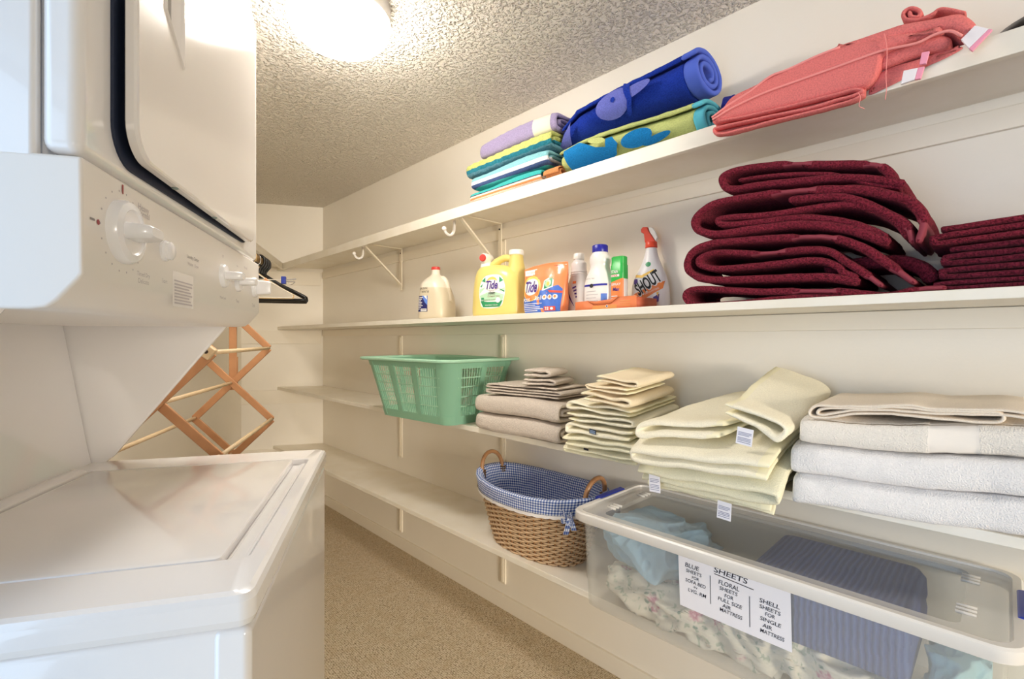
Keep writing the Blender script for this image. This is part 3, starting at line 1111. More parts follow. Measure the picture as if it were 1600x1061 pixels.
# second maroon stack, cut by the photo's right edge
G = 'maroon towels in the low stack at right'
M_lilac = mat('lilac_band', 'B08AA0', .8, var=(160, '8A5A78'), bump=(240, .4, .001))
M_maroon2 = terry('dark_maroon_terry', '6A2032', 230, .9, .36, .005)
for lab, zl, zr, h, mt, xl, sd, bands in (
        ('dark maroon towel at the bottom of the low right stack', .0, .0, .022, M_maroon2, -.10, 1, ()),
        ('dark maroon towel second from the bottom of the low right stack', .023, .023, .026, M_maroon2, -.097, 2, ()),
        ('maroon towel with a pale lilac woven band in the low right stack', .050, .052, .040, M_maroon2, -.088, 3, ((.52, .74),)),
        ('maroon towel on top of the low right stack', .092, .106, .040, M_maroon, -.105, 4, ())):
    p_, t_ = z_fold(xl, .30, zl, zr, h, h, 2 if h < .03 else 3, seed=sd)
    towel('maroon_towel', lab, G, 2, [dict(pts=p_, th=t_, b0=.03, b1=.25, bands=bands, bandth=.9)], [mt, M_lilac])

# cream bath towels
G = 'cream bath towels in the right hand stack'


def cream_warp(x, y, z):
    y2 = y + .15 * (x + .02) if x < -.02 else y + .03 * (x + .02)
    t = max(0, -y2)
    k = z + .05 * max(-.1, (x + .33)) * z / .2 - .35 * t * max(0, 1 - z / .3)
    k += .004 * math.sin(x * 17 + z * 8)
    return (x, y2, k)


for lab, z0, h, x0, yf, mt, bands in (('cream bath towel at the bottom of the right hand stack', .0, .063, -.335, -.012, M_white, ()),
                                      ('whitest bath towel second from the bottom of the right hand stack', .0645, .062, -.338, -.014, M_white, ()),
                                      ('cream bath towel with smooth woven band, third from the bottom of the right stack', .1285, .056, -.322, -.008, M_cream, (-.105, -.035))):
    p_, t_ = nest_u(yf, .245, z0, h)
    towel('bath_towel', lab, G, 1, [dict(pts=p_, th=t_ * .93, b0=x0, b1=.34, axis='x', nb=48, edge=.02, jit=.0016, **({'bb': bands} if bands else {}))], [mt, M_creamb], warp=cream_warp)
towel('bath_towel', 'thin cream towel folded flat on top of the right hand stack', G, 1,
      [dict(pts=[(0.03, 0.2049), (0.0159, 0.2075), (-0.006, 0.2089), (-0.0326, 0.2067), (-0.0937, 0.2019), (-0.1612, 0.2014), (-0.2231, 0.1955), (-0.274, 0.1808), (-0.2895, 0.1806), (-0.2866, 0.1901), (-0.2657, 0.1957), (-0.2102, 0.201), (-0.1494, 0.2093), (-0.0937, 0.207), (-0.0423, 0.2104), (-0.0097, 0.2122), (-0.0019, 0.2033), (-0.0097, 0.1946), (-0.0423, 0.1918), (-0.0937, 0.1928), (-0.1612, 0.1937), (-0.2231, 0.188), (-0.2685, 0.1751), (-0.2995, 0.1735), (-0.3053, 0.1853), (-0.2909, 0.1988), (-0.2548, 0.2014), (-0.1951, 0.2067), (-0.1379, 0.2141), (-0.0937, 0.2104), (-0.0423, 0.2142), (-0.0023, 0.2178), (0.03, 0.2144)], th=.0068, b0=-.012, b1=.22)],
      [M_creamthin, M_creamb], warp=lambda x, y, z: (x, y + .10 * min(0, x) + .0, z + .012 + .03 * (y + .012) + max(0, -x) * .004))

# pale yellow hand towels, drooping over the shelf edge
G = 'pale yellow towels in the wide drooping stack'


def bend(y, z, top, y0=-.004, r=.016, full=1.25):
    """fold what lies beyond the shelf edge down over it; sheets higher up bend less"""
    d = y0 - y
    if d <= 0:
        return y, z
    tm = full * max(.06, 1 - z / top)
    t = min(tm, d / r)
    rest = d - r * t
    h = z + r
    return y0 - h * math.sin(t) - rest * math.cos(t), -r + h * math.cos(t) - rest * math.sin(t)


def yel_warp(dyl=0, tw=0):
    def f(x, y, z):
        t = max(0, y) / .24
        y2, z2 = bend(y, z * (1 + .30 * t) + .010 * min(1, t * 3) * min(1, z / .05), .17)
        return (x + tw * (y + .065), y2 + dyl * (x + .53), z2 + .0018 * math.sin(x * 40 + z * 60))
    return f


M_y = [M_yel, M_yelb]
M_yg = [M_yelg, M_yelb]
for lab, xl, xr, zl, hl, zr, hr, n, b0, mt, dyl, tw, sd, first in (
        ('pale yellow towel at the bottom of the wide drooping stack, label hanging below', -.70, -.36, .001, .029, .001, .037, 2, -.070, M_yg, .02, .05, 11, 'L'),
        ('pale yellow towel second from the bottom of the wide stack, long white label at left', -.715, -.345, .034, .034, .042, .039, 2, -.072, M_yg, .02, .06, 12, 'R'),
        ('pale yellow towel in the middle of the wide drooping stack', -.718, -.350, .073, .035, .086, .038, 2, -.074, M_y, .02, .08, 13, 'L'),
        ('pale yellow towel folded at top left of the wide stack', -.712, -.47, .113, .037, .130, .036, 2, -.060, M_y, .05, .42, 14, 'L'),
        ('pale yellow towel on top right of the wide stack, its label at the front fold', -.50, -.338, .184, .036, .130, .056, 2, -.062, M_y, -.06, .05, 15, 'R')):
    p_, t_ = z_fold(xl, xr, zl, zr, hl, hr, n, seed=sd, first=first, inset=.012, wob=.004)
    o = towel('hand_towel', lab, G, 1, [dict(pts=p_, th=t_ * .70, b0=b0, b1=.24, nb=20, bands=((0, .05), (.95, 1)), bandth=.8)], mt, warp=yel_warp(dyl, tw))
    if sd == 11:
        care_tag(o, -.500, -.466, -.062, -.086, -.042, .06)
    if sd == 12:
        care_tag(o, -.672, -.640, -.094, -.050, -.002, -.04)
    if sd == 15:
        care_tag(o, -.440, -.404, -.094, .112, .152, .12)
# neat pale yellow stack between the taupe and the drooping ones
G = 'pale yellow towels in the neat narrow stack'
M_p = [M_peach, M_yelb]
M_blk = mat('dark_label', '141A2C', .7)
M_blk2 = mat('pale_label_print', '8FA3C0', .7)


def neat(x, y, z):
    y2, z2 = bend(y, z + .10 * max(0, y) * min(1, z / .1), .09, full=.7)
    return (x + .03 * (y + .05), y2 + .05 * (x + .88), z2 + .0016 * math.sin(x * 50 + z * 80))


for lab, xl, xr, zl, hl, zr, hr, n, b0, b1, mt, sd, first in (
        ('pale yellow towel at the bottom of the neat narrow stack, draped over the shelf edge', -1.015, -.735, .001, .022, .001, .026, 2, -.034, .2, M_yg, 21, 'L'),
        ('pale yellow towel second from the bottom of the neat narrow stack', -1.022, -.745, .0285, .028, .0325, .028, 2, -.034, .2, M_yg, 22, 'R'),
        ('pale yellow towel with small dark label, third from the bottom of the neat stack', -1.014, -.745, .058, .034, .062, .030, 2, -.034, .22, M_y, 23, 'L'),
        ('pale yellow towel fourth from the bottom of the neat narrow stack', -1.012, -.748, .094, .035, .094, .030, 2, -.034, .23, M_y, 24, 'R'),
        ('pale yellow towel fifth from the bottom of the neat stack, under the peach one', -1.006, -.75, .131, .034, .126, .028, 2, -.034, .23, M_y, 25, 'L'),
        ('peach cream washcloth under the two top ones of the neat stack', -.945, -.757, .168, .032, .157, .032, 2, -.045, .20, M_p, 26, 'R'),
        ('pale cream washcloth second from the top of the neat narrow stack', -.925, -.757, .202, .022, .191, .025, 2, -.04, .17, M_p, 27, 'L'),
        ('pale cream washcloth on top of the neat narrow stack', -.895, -.742, .226, .026, .218, .024, 2, -.03, .17, M_p, 28, 'R')):
    p_, t_ = z_fold(xl, xr, zl, zr, hl, hr, n, seed=sd, first=first, inset=.014, wob=.005)
    o = towel('washcloth' if 'washcloth' in lab else 'hand_towel', lab, G, 1, [dict(pts=p_, th=t_ * .72, b0=b0, b1=b1, bands=((0, .04), (.96, 1)), bandth=.8)], mt, warp=neat)
    if sd == 23:
        care_tag(o, -.905, -.880, -.046, .066, .080, .10, 'brand_label', [M_blk, M_blk2])
    if sd == 21:
        care_tag(o, -.93, -.912, -.043, .010, .016, .08, 'brand_label', [M_blk, M_blk2], False)

# taupe towels beside the green basket
G = 'taupe towels beside the green basket'


def tw(x, y, z):
    return (x, y, z + .003 * math.sin(x * 15 + z * 10) - .004 * max(0, -y) / .02)


for lab, z0, h, x0, x1, yf, sd in (('thick taupe bath towel at the bottom beside the green basket', .0, .069, -1.49, -1.055, -.022, 1), ('thick taupe bath towel second from the bottom, under the folded thin ones', .0715, .069, -1.497, -1.058, -.02, 2)):
    p_, t_ = nest_u(yf, .235, z0, h)
    towel('bath_towel', lab, G, 1, [dict(pts=p_, th=t_ * .95, b0=x0, b1=x1, axis='x', nb=36, edge=.022, jit=.0014, seed=sd)], [M_taupe, M_taupeb], warp=tw)
for lab, xl, xr, z0, h, n, b0, b1, yaw, sd, first, name in (
        ('thin taupe hand towel folded flat on the thick taupe ones', -1.452, -1.095, .1455, .042, 4, .01, .22, .10, 31, 'L', 'hand_towel'),
        ('taupe washcloth under the topmost one on the taupe stack', -1.285, -1.135, .1905, .027, 2, .012, .19, .30, 32, 'R', 'washcloth'),
        ('taupe washcloth folded on the very top of the taupe stack', -1.29, -1.15, .2195, .033, 2, .012, .19, .32, 33, 'R', 'washcloth')):
    p_, t_ = z_fold(xl, xr, z0, z0, h, h, n, seed=sd, first=first, inset=.02, wob=.003)
    towel(name, lab, G, 1, [dict(pts=p_, th=t_ * .78, b0=b0, b1=b1, bands=((0, .03), (.97, 1)), bandth=.8)], [M_taupe, M_taupeb], yaw=yaw)

# ---------------------------------------------------------------- beach towels on the top shelf
G = 'folded beach towels at the left of the top shelf'


def flat(label, z0, h, x0, x1, yf, yb, m, seed, nm='beach_towel', wp=None, extra=None, **kw):
    p_, t_ = nest_u(yf, yb, z0, h)
    return towel(nm, label, G, 3, [dict(pts=p_, th=t_ * .95, b0=x0, b1=x1, axis='x', nb=30, edge=.03, jit=.0015, seed=seed, **kw)], m if isinstance(m, list) else [m], warp=wp, extra=extra)


def taper(zc, k, yk=0):
    def f(x, y, z):
        u = (x + 1.33) / .25
        return (x, y + yk * u * u, zc + (z - zc) * (1 - k * max(0, abs(u) - .2)) + .004 * math.sin(x * 14))
    return f


M_st1 = stripes('teal_orange_stripes', [(0, 'D98E5E'), (.16, 'EBD9C8'), (.26, 'D9945F'), (.38, 'EFE3D8'), (.50, '3A3E55'), (.56, '43B5B2'), (.92, '2F9FA5')])
M_st2 = stripes('blue_white_stripes', [(0, '4FC0BE'), (.14, '4A5E8C'), (.32, 'E6E6EC'), (.52, '8CC7D0'), (.95, '7BB9C6')])
M_st3 = stripes('lime_teal_bands', [(0, '5F8FA0'), (.22, '2E7C8E'), (.45, 'C9CF7C'), (1, 'C9CF7C')], scale=140, strength=1.0)
M_lav = terry('lavender_terry', 'A79BC0', 300, .6)
flat('striped teal, white and orange beach towel at the bottom left of the top shelf', .0, .052, -1.565, -1.165, .01, .25, M_st1, 1, wp=taper(.02, .25))
flat('light blue towel with white and navy stripes above the orange striped one', .054, .064, -1.56, -1.135, .012, .25, M_st2, 2, wp=taper(.085, .22))
flat('lime and teal ribbed beach towel under the lavender one', .121, .060, -1.60, -1.125, .02, .25, M_st3, 3, wp=lambda x, y, z: (x, y + .003 * math.sin(x * 130), z + .003 * math.sin(x * 9)))
M_cpatch = mat('cream_patch', 'E3DEC9', .9, bump=(200, .4, .001))
flat('lavender towel with cream end patch on top of the left beach towels', .184, .064, -1.53, -1.115, .035, .25, [M_lav, M_cpatch], 4, bb=(-1.225, -1.14),
     wp=lambda x, y, z: (x, y, z + .012 * math.sin((x + 1.53) * 7.0) * (z - .18) / .06))
# orange knotted tie end between the striped towels and the rolls
M_orange = terry('orange_terry', 'DA935F', 330, .5)
bm = bmesh.new()


def swirl(cy, cz, ry, rz, turns, th, n=26, start=200):
    """flattened spiral (y, z), from the outside inwards"""
    pts = []
    N = int(n * turns)
    for i in range(N + 1):
        a = math.radians(start) - 2 * math.pi * turns * i / N
        k = 1 - i / N * min(.93, turns * th * 1.25 / min(ry, rz))
        pts.append((cy + ry * k * math.cos(a), cz + rz * k * math.sin(a)))
    return pts


towel('rolled_cloth', 'small orange rolled cloth on the top shelf edge, just left of the lime roll', None, 3, [dict(pts=swirl(.05, .026, .036, .019, 1.7, .006), th=.006, b0=-1.155, b1=-1.085, axis='x', sub=2, nb=6)], [M_orange], cat='cloth')

# rolled towels
M_blue = terry('royal_blue_terry', '1F3BA8', 300, .7, .6)
M_blueh = mat('blue_hem', '4A63C8', .9, bump=(160, .5, .001))
M_lil = terry('lilac_blue_terry', '6C74C8', 300, .6, .75)
M_lime = terry('lime_terry', 'C6CE84', 300, .6, .8)
M_aqua = mat('aqua_hem', '58B9CC', .9, bump=(160, .5, .001))
M_azure = terry('azure_terry', '1E7FC2', 300, .6, .7)


def roll(label, x0, x1, cy, cz, ry, rz, turns, th, mats, motif, slope, hem, nose):
    """rolled towel lying along the shelf; motif polygons in (x, arc length up the front)"""
    def wp(x, y, z):
        u = (x - x0) / (x1 - x0)
        w = 1 - nose * max(0, .18 - u) / .18
        return (x, cy + (y - cy) * w, (cz + (z - cz) * w) + slope * (u - .5) + .006 * math.sin(u * 5))
    ra = (ry + rz) / 2

    def mapper(x, s, off):
        s = s - .028
        a = math.pi - s / ra
        v = wp(x, cy + (ry + th / 2 + off) * math.cos(a), cz + (rz + th / 2 + off) * math.sin(a))
        return Vector(v)
    d = Decal(mapper, .018, .0022)
    for polys, mi, lay in motif:
        d.add(polys, mi, lay)

    def extra(bm):
        base = bmesh.new()
        off = len(mats)
        idx = {}
        for v in d.bm.verts:
            idx[v] = bm.verts.new(v.co)
        for f in d.bm.faces:
            try:
                nf = bm.faces.new([idx[v] for v in f.verts])
                nf.material_index = off + f.material_index
            except ValueError:
                pass
        base.free()
        d.bm.free()
    pts = swirl(cy, cz, ry, rz, turns, th, start=150)
    rib = [dict(pts=pts, th=th, b0=x0, b1=x1 - hem, axis='x', sub=2, nb=34, edge=.01, jit=.002),
           dict(pts=pts, th=th * 1.12, b0=x1 - hem - .002, b1=x1, axis='x', sub=2, nb=5, edge=.006, jit=.001, mi=1)]
    return towel('rolled_towel', label, 'rolled beach towels', 3, rib, list(mats) + d.mats, warp=wp, extra=extra)


eye = [(ell(-.865, .012, .062, .05, 26, .1), M_lil, 1), (ell(-.800, .022, .07, .020, 22, .12), M_lil, 1), ([(-.83, -.045), (-.815, -.045), (-.795, .0), (-.80, .05), (-.83, .075), (-.82, .03), (-.812, .0)], M_blue, 2), (ell(-.86, .022, .008, .009, 14), M_blue, 2), ([(-1.12, -.06), (-1.07, -.05), (-1.04, .01), (-1.035, .03), (-1.09, .0), (-1.125, -.03)], M_lil, 1)]
roll('royal blue rolled beach towel with lilac fish motif, lying on the lime roll', -1.108, -.60, .12, .188, .098, .058, 2.6, .013, [M_blue, M_blueh], eye, .052, .04, .35)
wav = [([(-1.04, -.08), (-.93, -.07), (-.86, -.035), (-.84, .0), (-.855, .03), (-.88, .03), (-.885, .0), (-.92, .01), (-.99, .06), (-1.06, .055), (-1.05, .0)], M_azure, 1), (ell(-.915, .035, .035, .012, 20, -.3), M_lime, 2), (ell(-.775, .0, .055, .030, 24, .15), M_azure, 1), (ell(-.715, -.018, .05, .012, 18, .2), M_azure, 1)]
roll('lime rolled beach towel with azure waves, under the royal blue roll', -1.09, -.575, .112, .060, .102, .052, 2.8, .011, [M_lime, M_aqua], wav, .0, .03, .1)
M_indigo = terry('indigo_terry', '2B2F86', 300, .6, .6)
towel('rolled_towel', 'end of a blue rolled cloth between the lime roll and the coral towel', 'rolled beach towels', 3, [dict(pts=swirl(.17, .075, .05, .065, 1.6, .012), th=.012, b0=-.57, b1=-.543, axis='x', sub=2, nb=8, jit=.006)], [M_indigo, M_blueh])

# coral towels at the right of the top shelf


def puff(bm, outline, y0, y1, r, mi=0, bulge=.012):
    """pillowy folded layer: outline in (x, z), front face bulging towards -y"""
    n = len(outline)
    c = catmull([(x, z, 0) for x, z in outline], 4, True)
    cx = sum(p.x for p in c) / len(c)
    cz = sum(p.y for p in c) / len(c)
    area_ = sum(a.x * b.y - b.x * a.y for a, b in zip(c, c[1:] + c[:1]))
    if area_ < 0:
        c = c[::-1]
    m_ = len(c)
    nr = []
    for i in range(m_):
        t = (c[(i + 1) % m_] - c[i - 1]).normalized()
        nr.append(Vector((-t.y, t.x, 0)))
    L = []
    for ins, y in ((0, y1), (0, y0 + r), (r * .3, y0 + r * .3), (r * .9, y0)):
        L.append([(p.x + q.x * ins, min(y, -.004) if p.y + q.y * ins < .004 else y, p.y + q.y * ins) for p, q in zip(c, nr)])
    R = loops(bm, L, True, False, mi)
    res = bmesh.ops.triangle_fill(bm, use_beauty=True, use_dissolve=False, edges=[bm.edges.get((R[-1][i], R[-1][(i + 1) % m_])) for i in range(m_)])
    fs = [f for f in res['geom'] if isinstance(f, bmesh.types.BMFace)]
    for f in fs:
        f.material_index = mi
    for _ in range(2):
        E = list({e for f in fs for e in f.edges if e.calc_length() > .02})
        if not E:
            break
        bmesh.ops.subdivide_edges(bm, edges=E, cuts=1, use_grid_fill=False)
        fs = [f for f in bm.faces if f.material_index == mi and all(v.co.y < y0 + r * .29 for v in f.verts) and min(v.co.y for v in f.verts) > y0 - 1e-5 and max(v.co.y for v in f.verts) < y0 + 1e-5]
    return R


def hemline(bm, pts, y, r=.0028, mi=1):
    tube(bm, [(x, y, z) for x, z in pts], r, 6, smooth=4, mi=mi)


def coral_big(bm):
    puff(bm, [(-0.5292, 0.0012), (-0.5026, 0.023), (-0.4778, 0.0445), (-0.4257, 0.0523), (-0.381, 0.0604), (-0.3185, 0.0683), (-0.2607, 0.0712), (-0.2071, 0.0617), (-0.1573, 0.0537), (-0.111, 0.0396), (-0.0817, 0.0249), (-0.1261, 0.0255), (-0.1719, 0.0226), (-0.1801, -0.0019), (-0.1918, -0.0263), (-0.2106, -0.0359), (-0.246, -0.0321), (-0.3185, -0.0294), (-0.4031, -0.022), (-0.4827, -0.013), (-0.5178, -0.0118)], -.034, .2, .012)
    puff(bm, [(-0.2628, 0.0755), (-0.2088, 0.0753), (-0.1651, 0.074), (-0.1427, 0.0725), (-0.1029, 0.0627), (-0.0654, 0.055), (-0.0515, 0.0445), (-0.0374, 0.0202), (-0.042, 0.0017), (-0.057, 0.0048), (-0.0738, 0.0246), (-0.1029, 0.0364), (-0.1427, 0.0433), (-0.1749, 0.0434), (-0.2228, 0.0495)], -.026, .2, .011)
    puff(bm, [(-0.174, 0.0298), (-0.1401, 0.0302), (-0.1093, 0.0305), (-0.0885, 0.0282), (-0.0741, 0.0166), (-0.0727, 0.0044), (-0.0856, -0.0035), (-0.1123, 0.0009), (-0.1432, 0.0011), (-0.1756, -0.002), (-0.1857, 0.0063)], -.018, .2, .010)
    puff(bm, [(-0.1898, -0.0111), (-0.1664, -0.0017), (-0.125, -0.0024), (-0.0889, -0.0019), (-0.0631, -0.0035), (-0.0575, -0.0098), (-0.0831, -0.0181), (-0.1097, -0.0228), (-0.1406, -0.0325), (-0.1763, -0.0414), (-0.2035, -0.044)], -.010, .2, .010)
    hemline(bm, [(-0.5243, -0.0024), (-0.4766, 0.0105), (-0.4021, 0.0207), (-0.3257, 0.0223), (-0.2638, 0.0232), (-0.2066, 0.0245), (-0.1715, 0.024), (-0.1227, 0.016), (-0.096, 0.0205), (-0.0731, 0.0177), (-0.0564, 0.0007)], -.036)
    hemline(bm, [(-0.5269, 0.0046), (-0.4865, 0.0214), (-0.4339, 0.0372), (-0.3888, 0.0561), (-0.3504, 0.0572), (-0.2941, 0.0635), (-0.249, 0.0648)], -.0335)


ribs = [dict(pts=[(-0.2088, -0.0525), (-0.2281, -0.0571), (-0.2795, -0.0564), (-0.381, -0.0512), (-0.4729, -0.0473), (-0.5127, -0.0411), (-0.522, -0.0279), (-0.5026, -0.0258), (-0.4031, -0.0354), (-0.3105, -0.0457), (-0.257, -0.0467), (-0.221, -0.0473), (-0.2099, -0.0437), (-0.2281, -0.0344), (-0.2644, -0.0332), (-0.3265, -0.0288), (-0.4257, -0.0206), (-0.5077, -0.01)], th=.0075, b0=-.036, b1=.2, warp=lambda x, y, z: (x, y, z if y < -.006 else max(z, .0005 + (z + .04) * .05)))]
co = towel('beach_towel', 'large coral towel spread along the top shelf, its front edge hanging over', 'coral towels on the top shelf', 3, ribs, [M_coral, M_coralh], extra=coral_big)
o0 = co['o0']
for polys in ((([(-0.0391, 0.015), (-0.0206, 0.0001), (-0.0472, -0.0243), (-0.0582, -0.0026)], 1), ([(-0.0206, 0.0001), (-0.0157, -0.0036), (-0.0426, -0.0315), (-0.0472, -0.0243)], 0)),
              (([(-0.1421, -0.0276), (-0.1199, -0.0305), (-0.125, -0.0523), (-0.1468, -0.0532)], 1), ([(-0.1199, -0.0305), (-0.1099, -0.0318), (-0.1159, -0.0538), (-0.125, -0.0523)], 0)),
              (([(-0.1144, -0.0031), (-0.1025, -0.0051), (-0.1078, -0.0275), (-0.118, -0.0253)], 0),)):
    bm = bmesh.new()
    for poly, mi in polys:
        prism(bm, [(x - o0[0], z - o0[2]) for x, z in poly], 'y', -.031 - o0[1], -.024 - o0[1], mi)
    put('satin_corner', bm, [M_pinkt, M_whitet], co, bevel=.001)
for pts in ([(-0.1712, 0.0558), (-0.167, 0.0192), (-0.1689, -0.0289), (-0.168, -0.0578), (-0.1702, -0.0794)], [(-0.2149, -0.0487), (-0.2114, -0.0605), (-0.2139, -0.0765), (-0.2046, -0.086)]):
    bm = bmesh.new()
    tube(bm, [(x - o0[0], -.040 - o0[1], z - o0[2]) for x, z in pts], .0007, 5, smooth=3)
    put('loose_thread', bm, M_coralh, co)
towel('hand_towel', 'small coral cloth rolled up on the back of the large coral towel', 'coral towels on the top shelf', 3,
      [dict(pts=[(-0.0593, 0.1037), (-0.0776, 0.1188), (-0.0963, 0.1302), (-0.1059, 0.1263), (-0.1189, 0.124), (-0.1355, 0.1263), (-0.1524, 0.137), (-0.1558, 0.1527), (-0.1439, 0.1566), (-0.1288, 0.143), (-0.1305, 0.1317), (-0.1422, 0.1365), (-0.1456, 0.1469)], th=.009, b0=.085, b1=.22)], [M_coral, M_coralh])
# black domed case at the right end of the top shelf
bm = bmesh.new()
lathe(bm, [(.118, 0), (.12, .006), (.118, .02), (.105, .038), (.08, .05), (.04, .058), (.002, .06)], 40)
cs = put('round_case', bm, M_black, loc=spot(.085, .135, 0, 3), auto=50)
tag(cs, 'black domed round case at the right end of the top shelf', 'case')
bm = bmesh.new()
tube(bm, [(.1195 * math.cos(a), .1195 * math.sin(a), .012) for a in [2 * math.pi * k / 40 for k in range(40)]], .0016, 6, closed=True)
put('seam_ring', bm, M_grey, cs)

# ---------------------------------------------------------------- bottles on the middle shelf
M_jug = NT('milky_jug')
c = M_jug.coord('Object')
sx = M_jug.n('ShaderNodeSeparateXYZ', {0: c})
jc = M_jug.ramp(sx.outputs['Z'], [(0, 'D9CDB4'), (.148, 'DCD0B8'), (.150, 'ECE3D2')], 'CONSTANT')
M_jug.lk(jc, M_jug.b.inputs['Base Color'])
M_jug.b.inputs['Roughness'].default_value = .28
M_jug.b.inputs['Transmission Weight'].default_value = .12
M_jug.b.inputs['Subsurface Weight'].default_value = .25
M_jug.b.inputs['Subsurface Radius'].default_value = (.02, .02, .02)
M_jug = M_jug.m
M_redcap = mat('red_cap', 'C8403A', .35)
M_ink = mat('black_ink', '1B1A1F', .6)
M_lnavy = mat('label_navy', '1D2264', .4)
M_lblue = mat('label_blue', '5D84D8', .4)
M_lwhite = mat('label_white', 'F0EEEC', .45)
M_yb = mat('yellow_bottle', 'DFCB78', .3, coat=.2)
M_capw = mat('white_cap', 'EDEAE4', .35)
M_lgreen = mat('label_green', '2E9460', .4)
M_lgreen2 = mat('label_light_green', 'B7DDBB', .45)
M_lorange = mat('label_orange', 'F08A4A', .45)
M_lyellow = mat('label_yellow', 'F5C862', .45)
M_lpurple = mat('label_purple', '4A2F86', .45)
M_lred = mat('label_red', 'D8523F', .45)
M_pouch = mat('orange_pouch', 'EE8A55', .3, coat=.3)
M_pouchb = mat('pouch_blue', '3F6CC8', .35, coat=.3)
M_wb = mat('white_bottle', 'EBE7E4', .28, coat=.2)
M_shoutb = mat('spray_bottle_white', 'ECE9EC', .26, coat=.2)
M_bluecap = mat('blue_cap', '23259B', .35)
M_gcap = mat('green_cap', '2BB24C', .35)
M_ocar = mat('orange_carton', 'DB7B4B', .6)
M_ocar2 = mat('orange_carton_side', 'C9623F', .6)
M_ocar3 = mat('carton_tan_print', 'D7924F', .6)
M_carin = mat('carton_inside', 'C9A27E', .8)
M_trig = mat('red_trigger', 'DE4B33', .35)

# water jug
J = empty('water_jug', spot(-1.94, .112, 0, 2), SHELF_ROT + .42, 'milky plastic gallon water jug with red cap and dark blue label', 'jug')
lf = Loft([(0, 0, 0, .066, .066, 5), (.006, 0, 0, .074, .074, 5), (.05, 0, 0, .077, .077, 4.2), (.10, -.001, 0, .076, .076, 3.6), (.14, -.006, 0, .069, .073, 3.2), (.172, -.010, 0, .060, .068, 2.8), (.195, -.010, 0, .048, .052, 2.3), (.212, -.008, 0, .030, .031, 2), (.222, -.008, 0, .0215, .0215, 2), (.244, -.008, 0, .020, .020, 2)])
bm = bmesh.new(); lf.build(bm, 44); put('jug_body', bm, M_jug, J, auto=60)
bm = bmesh.new(); tube(bm, [(.016, 0, .200), (.036, 0, .198), (.053, 0, .178), (.061, 0, .148), (.067, 0, .115), (.068, 0, .085)], [.013, .013, .0125, .012, .013, .017], 12, smooth=4); put('handle', bm, M_jug, J)
bm = bmesh.new(); lathe(bm, [(.0205, .243), (.0215, .245), (.0215, .256), (.019, .258)], 24, Matrix.Translation((-.008, 0, 0))); put('cap', bm, M_redcap, J, auto=40)
d = Decal(lambda x, z, o: lf.front(x, z, o), .012)
d.add(rect(-.066, -.008, .036, .112), M_lnavy, 1)
d.add([(-.040, .112), (-.008, .112), (-.008, .066), (-.022, .080)], M_lblue, 2).add([(-.03, .112), (-.012, .112), (-.010, .092)], M_lwhite, 3)
for i, w in enumerate((.03, .024, .018, .026, .022, .03, .02, .012)):
    d.add(rect(-.063, -.063 + w, .102 - .0078 * i, .1055 - .0078 * i), M_lwhite, 3)
d.add(rect(-.045, -.012, .0385, .050), M_lwhite, 3)
for i in range(6):
    d.add(rect(-.040 + .0045 * i, -.0375 + .0045 * i, .042, .047), M_ink, 4)
d.put('label', J)
d = Decal(lambda x, z, o: lf.front(x, z, o), .012)
d.add(text2d('FOR DRINK', .05, .010, .1), M_ink, 1, -.035, .1475).add(text2d('WONT BE', .042, .010, .1), M_ink, 1, -.022, .131).put('handwriting', J)

# yellow detergent jug
T = empty('detergent_jug', spot(-1.478, .108, 0, 2), SHELF_ROT + .24, 'pale yellow liquid detergent jug with red-buttoned tap and tall white-capped neck', 'detergent')
tf = Loft([(0, 0, 0, .112, .060, 4), (.006, 0, 0, .120, .066, 4), (.06, 0, 0, .121, .068, 3.6), (.12, -.002, 0, .116, .067, 3.3), (.165, -.006, 0, .108, .062, 3), (.19, -.014, 0, .094, .054, 2.8), (.205, -.024, 0, .076, .044, 2.5), (.212, -.032, 0, .060, .034, 2.3)])
bm = bmesh.new(); tf.build(bm, 48)
put('bottle_body', bm, M_yb, T, auto=60)
bm = bmesh.new(); lathe(bm, [(.050, .05), (.048, .12), (.040, .18), (.031, .22), (.028, .252)], 28, Matrix.Translation((.074, .004, 0))); put('neck', bm, M_yb, T, auto=60)
bm = bmesh.new(); tube(bm, [(-.055, 0, .198), (-.03, 0, .222), (0, 0, .238), (.03, 0, .243), (.056, 0, .232), (.070, 0, .205)], [.018, .0165, .015, .015, .016, .018], 14, smooth=4); put('handle', bm, M_yb, T)
bm = bmesh.new(); lathe(bm, [(.029, .250), (.031, .252), (.031, .268), (.028, .271)], 28, Matrix.Translation((.074, .004, 0))); put('cap', bm, M_capw, T, auto=40)
bm = bmesh.new()
lathe(bm, [(.028, .205), (.029, .215), (.025, .228), (.021, .236)], 24, Matrix.Translation((-.068, -.002, 0)))
L = [[(-.068 + .001 * (y > 0) + x * s, -.004 + y, .247 + z * s) for x, z, _ in [(.021 * math.cos(a), .021 * math.sin(a), 0) for a in [2 * math.pi * k / 20 for k in range(20)]]] for y, s in ((-.03, .92), (-.026, 1), (.018, 1), (.022, .9))]
loops(bm, L)
tap = put('tap', bm, M_capw, T, auto=40)
bm = bmesh.new(); lathe(bm, [(.0155, 0), (.0155, .006), (.013, .009)], 20, Matrix.Translation((-.0675, -.033, .247)) @ Matrix.Rotation(math.pi / 2, 4, 'X')); put('tap_button', bm, M_redcap, tap, auto=40)
d = Decal(lambda x, z, o: tf.front(x, z, o), .010)
out = [(-.030, .166), (.032, .166), (.056, .140), (.064, .105), (.058, .066), (.038, .034), (-.042, .034), (-.060, .066), (-.064, .105), (-.055, .140)]
d.add([tuple(p)[:2] for p in catmull([(x, z, 0) for x, z in out], 4, True)], M_lwhite, 1)
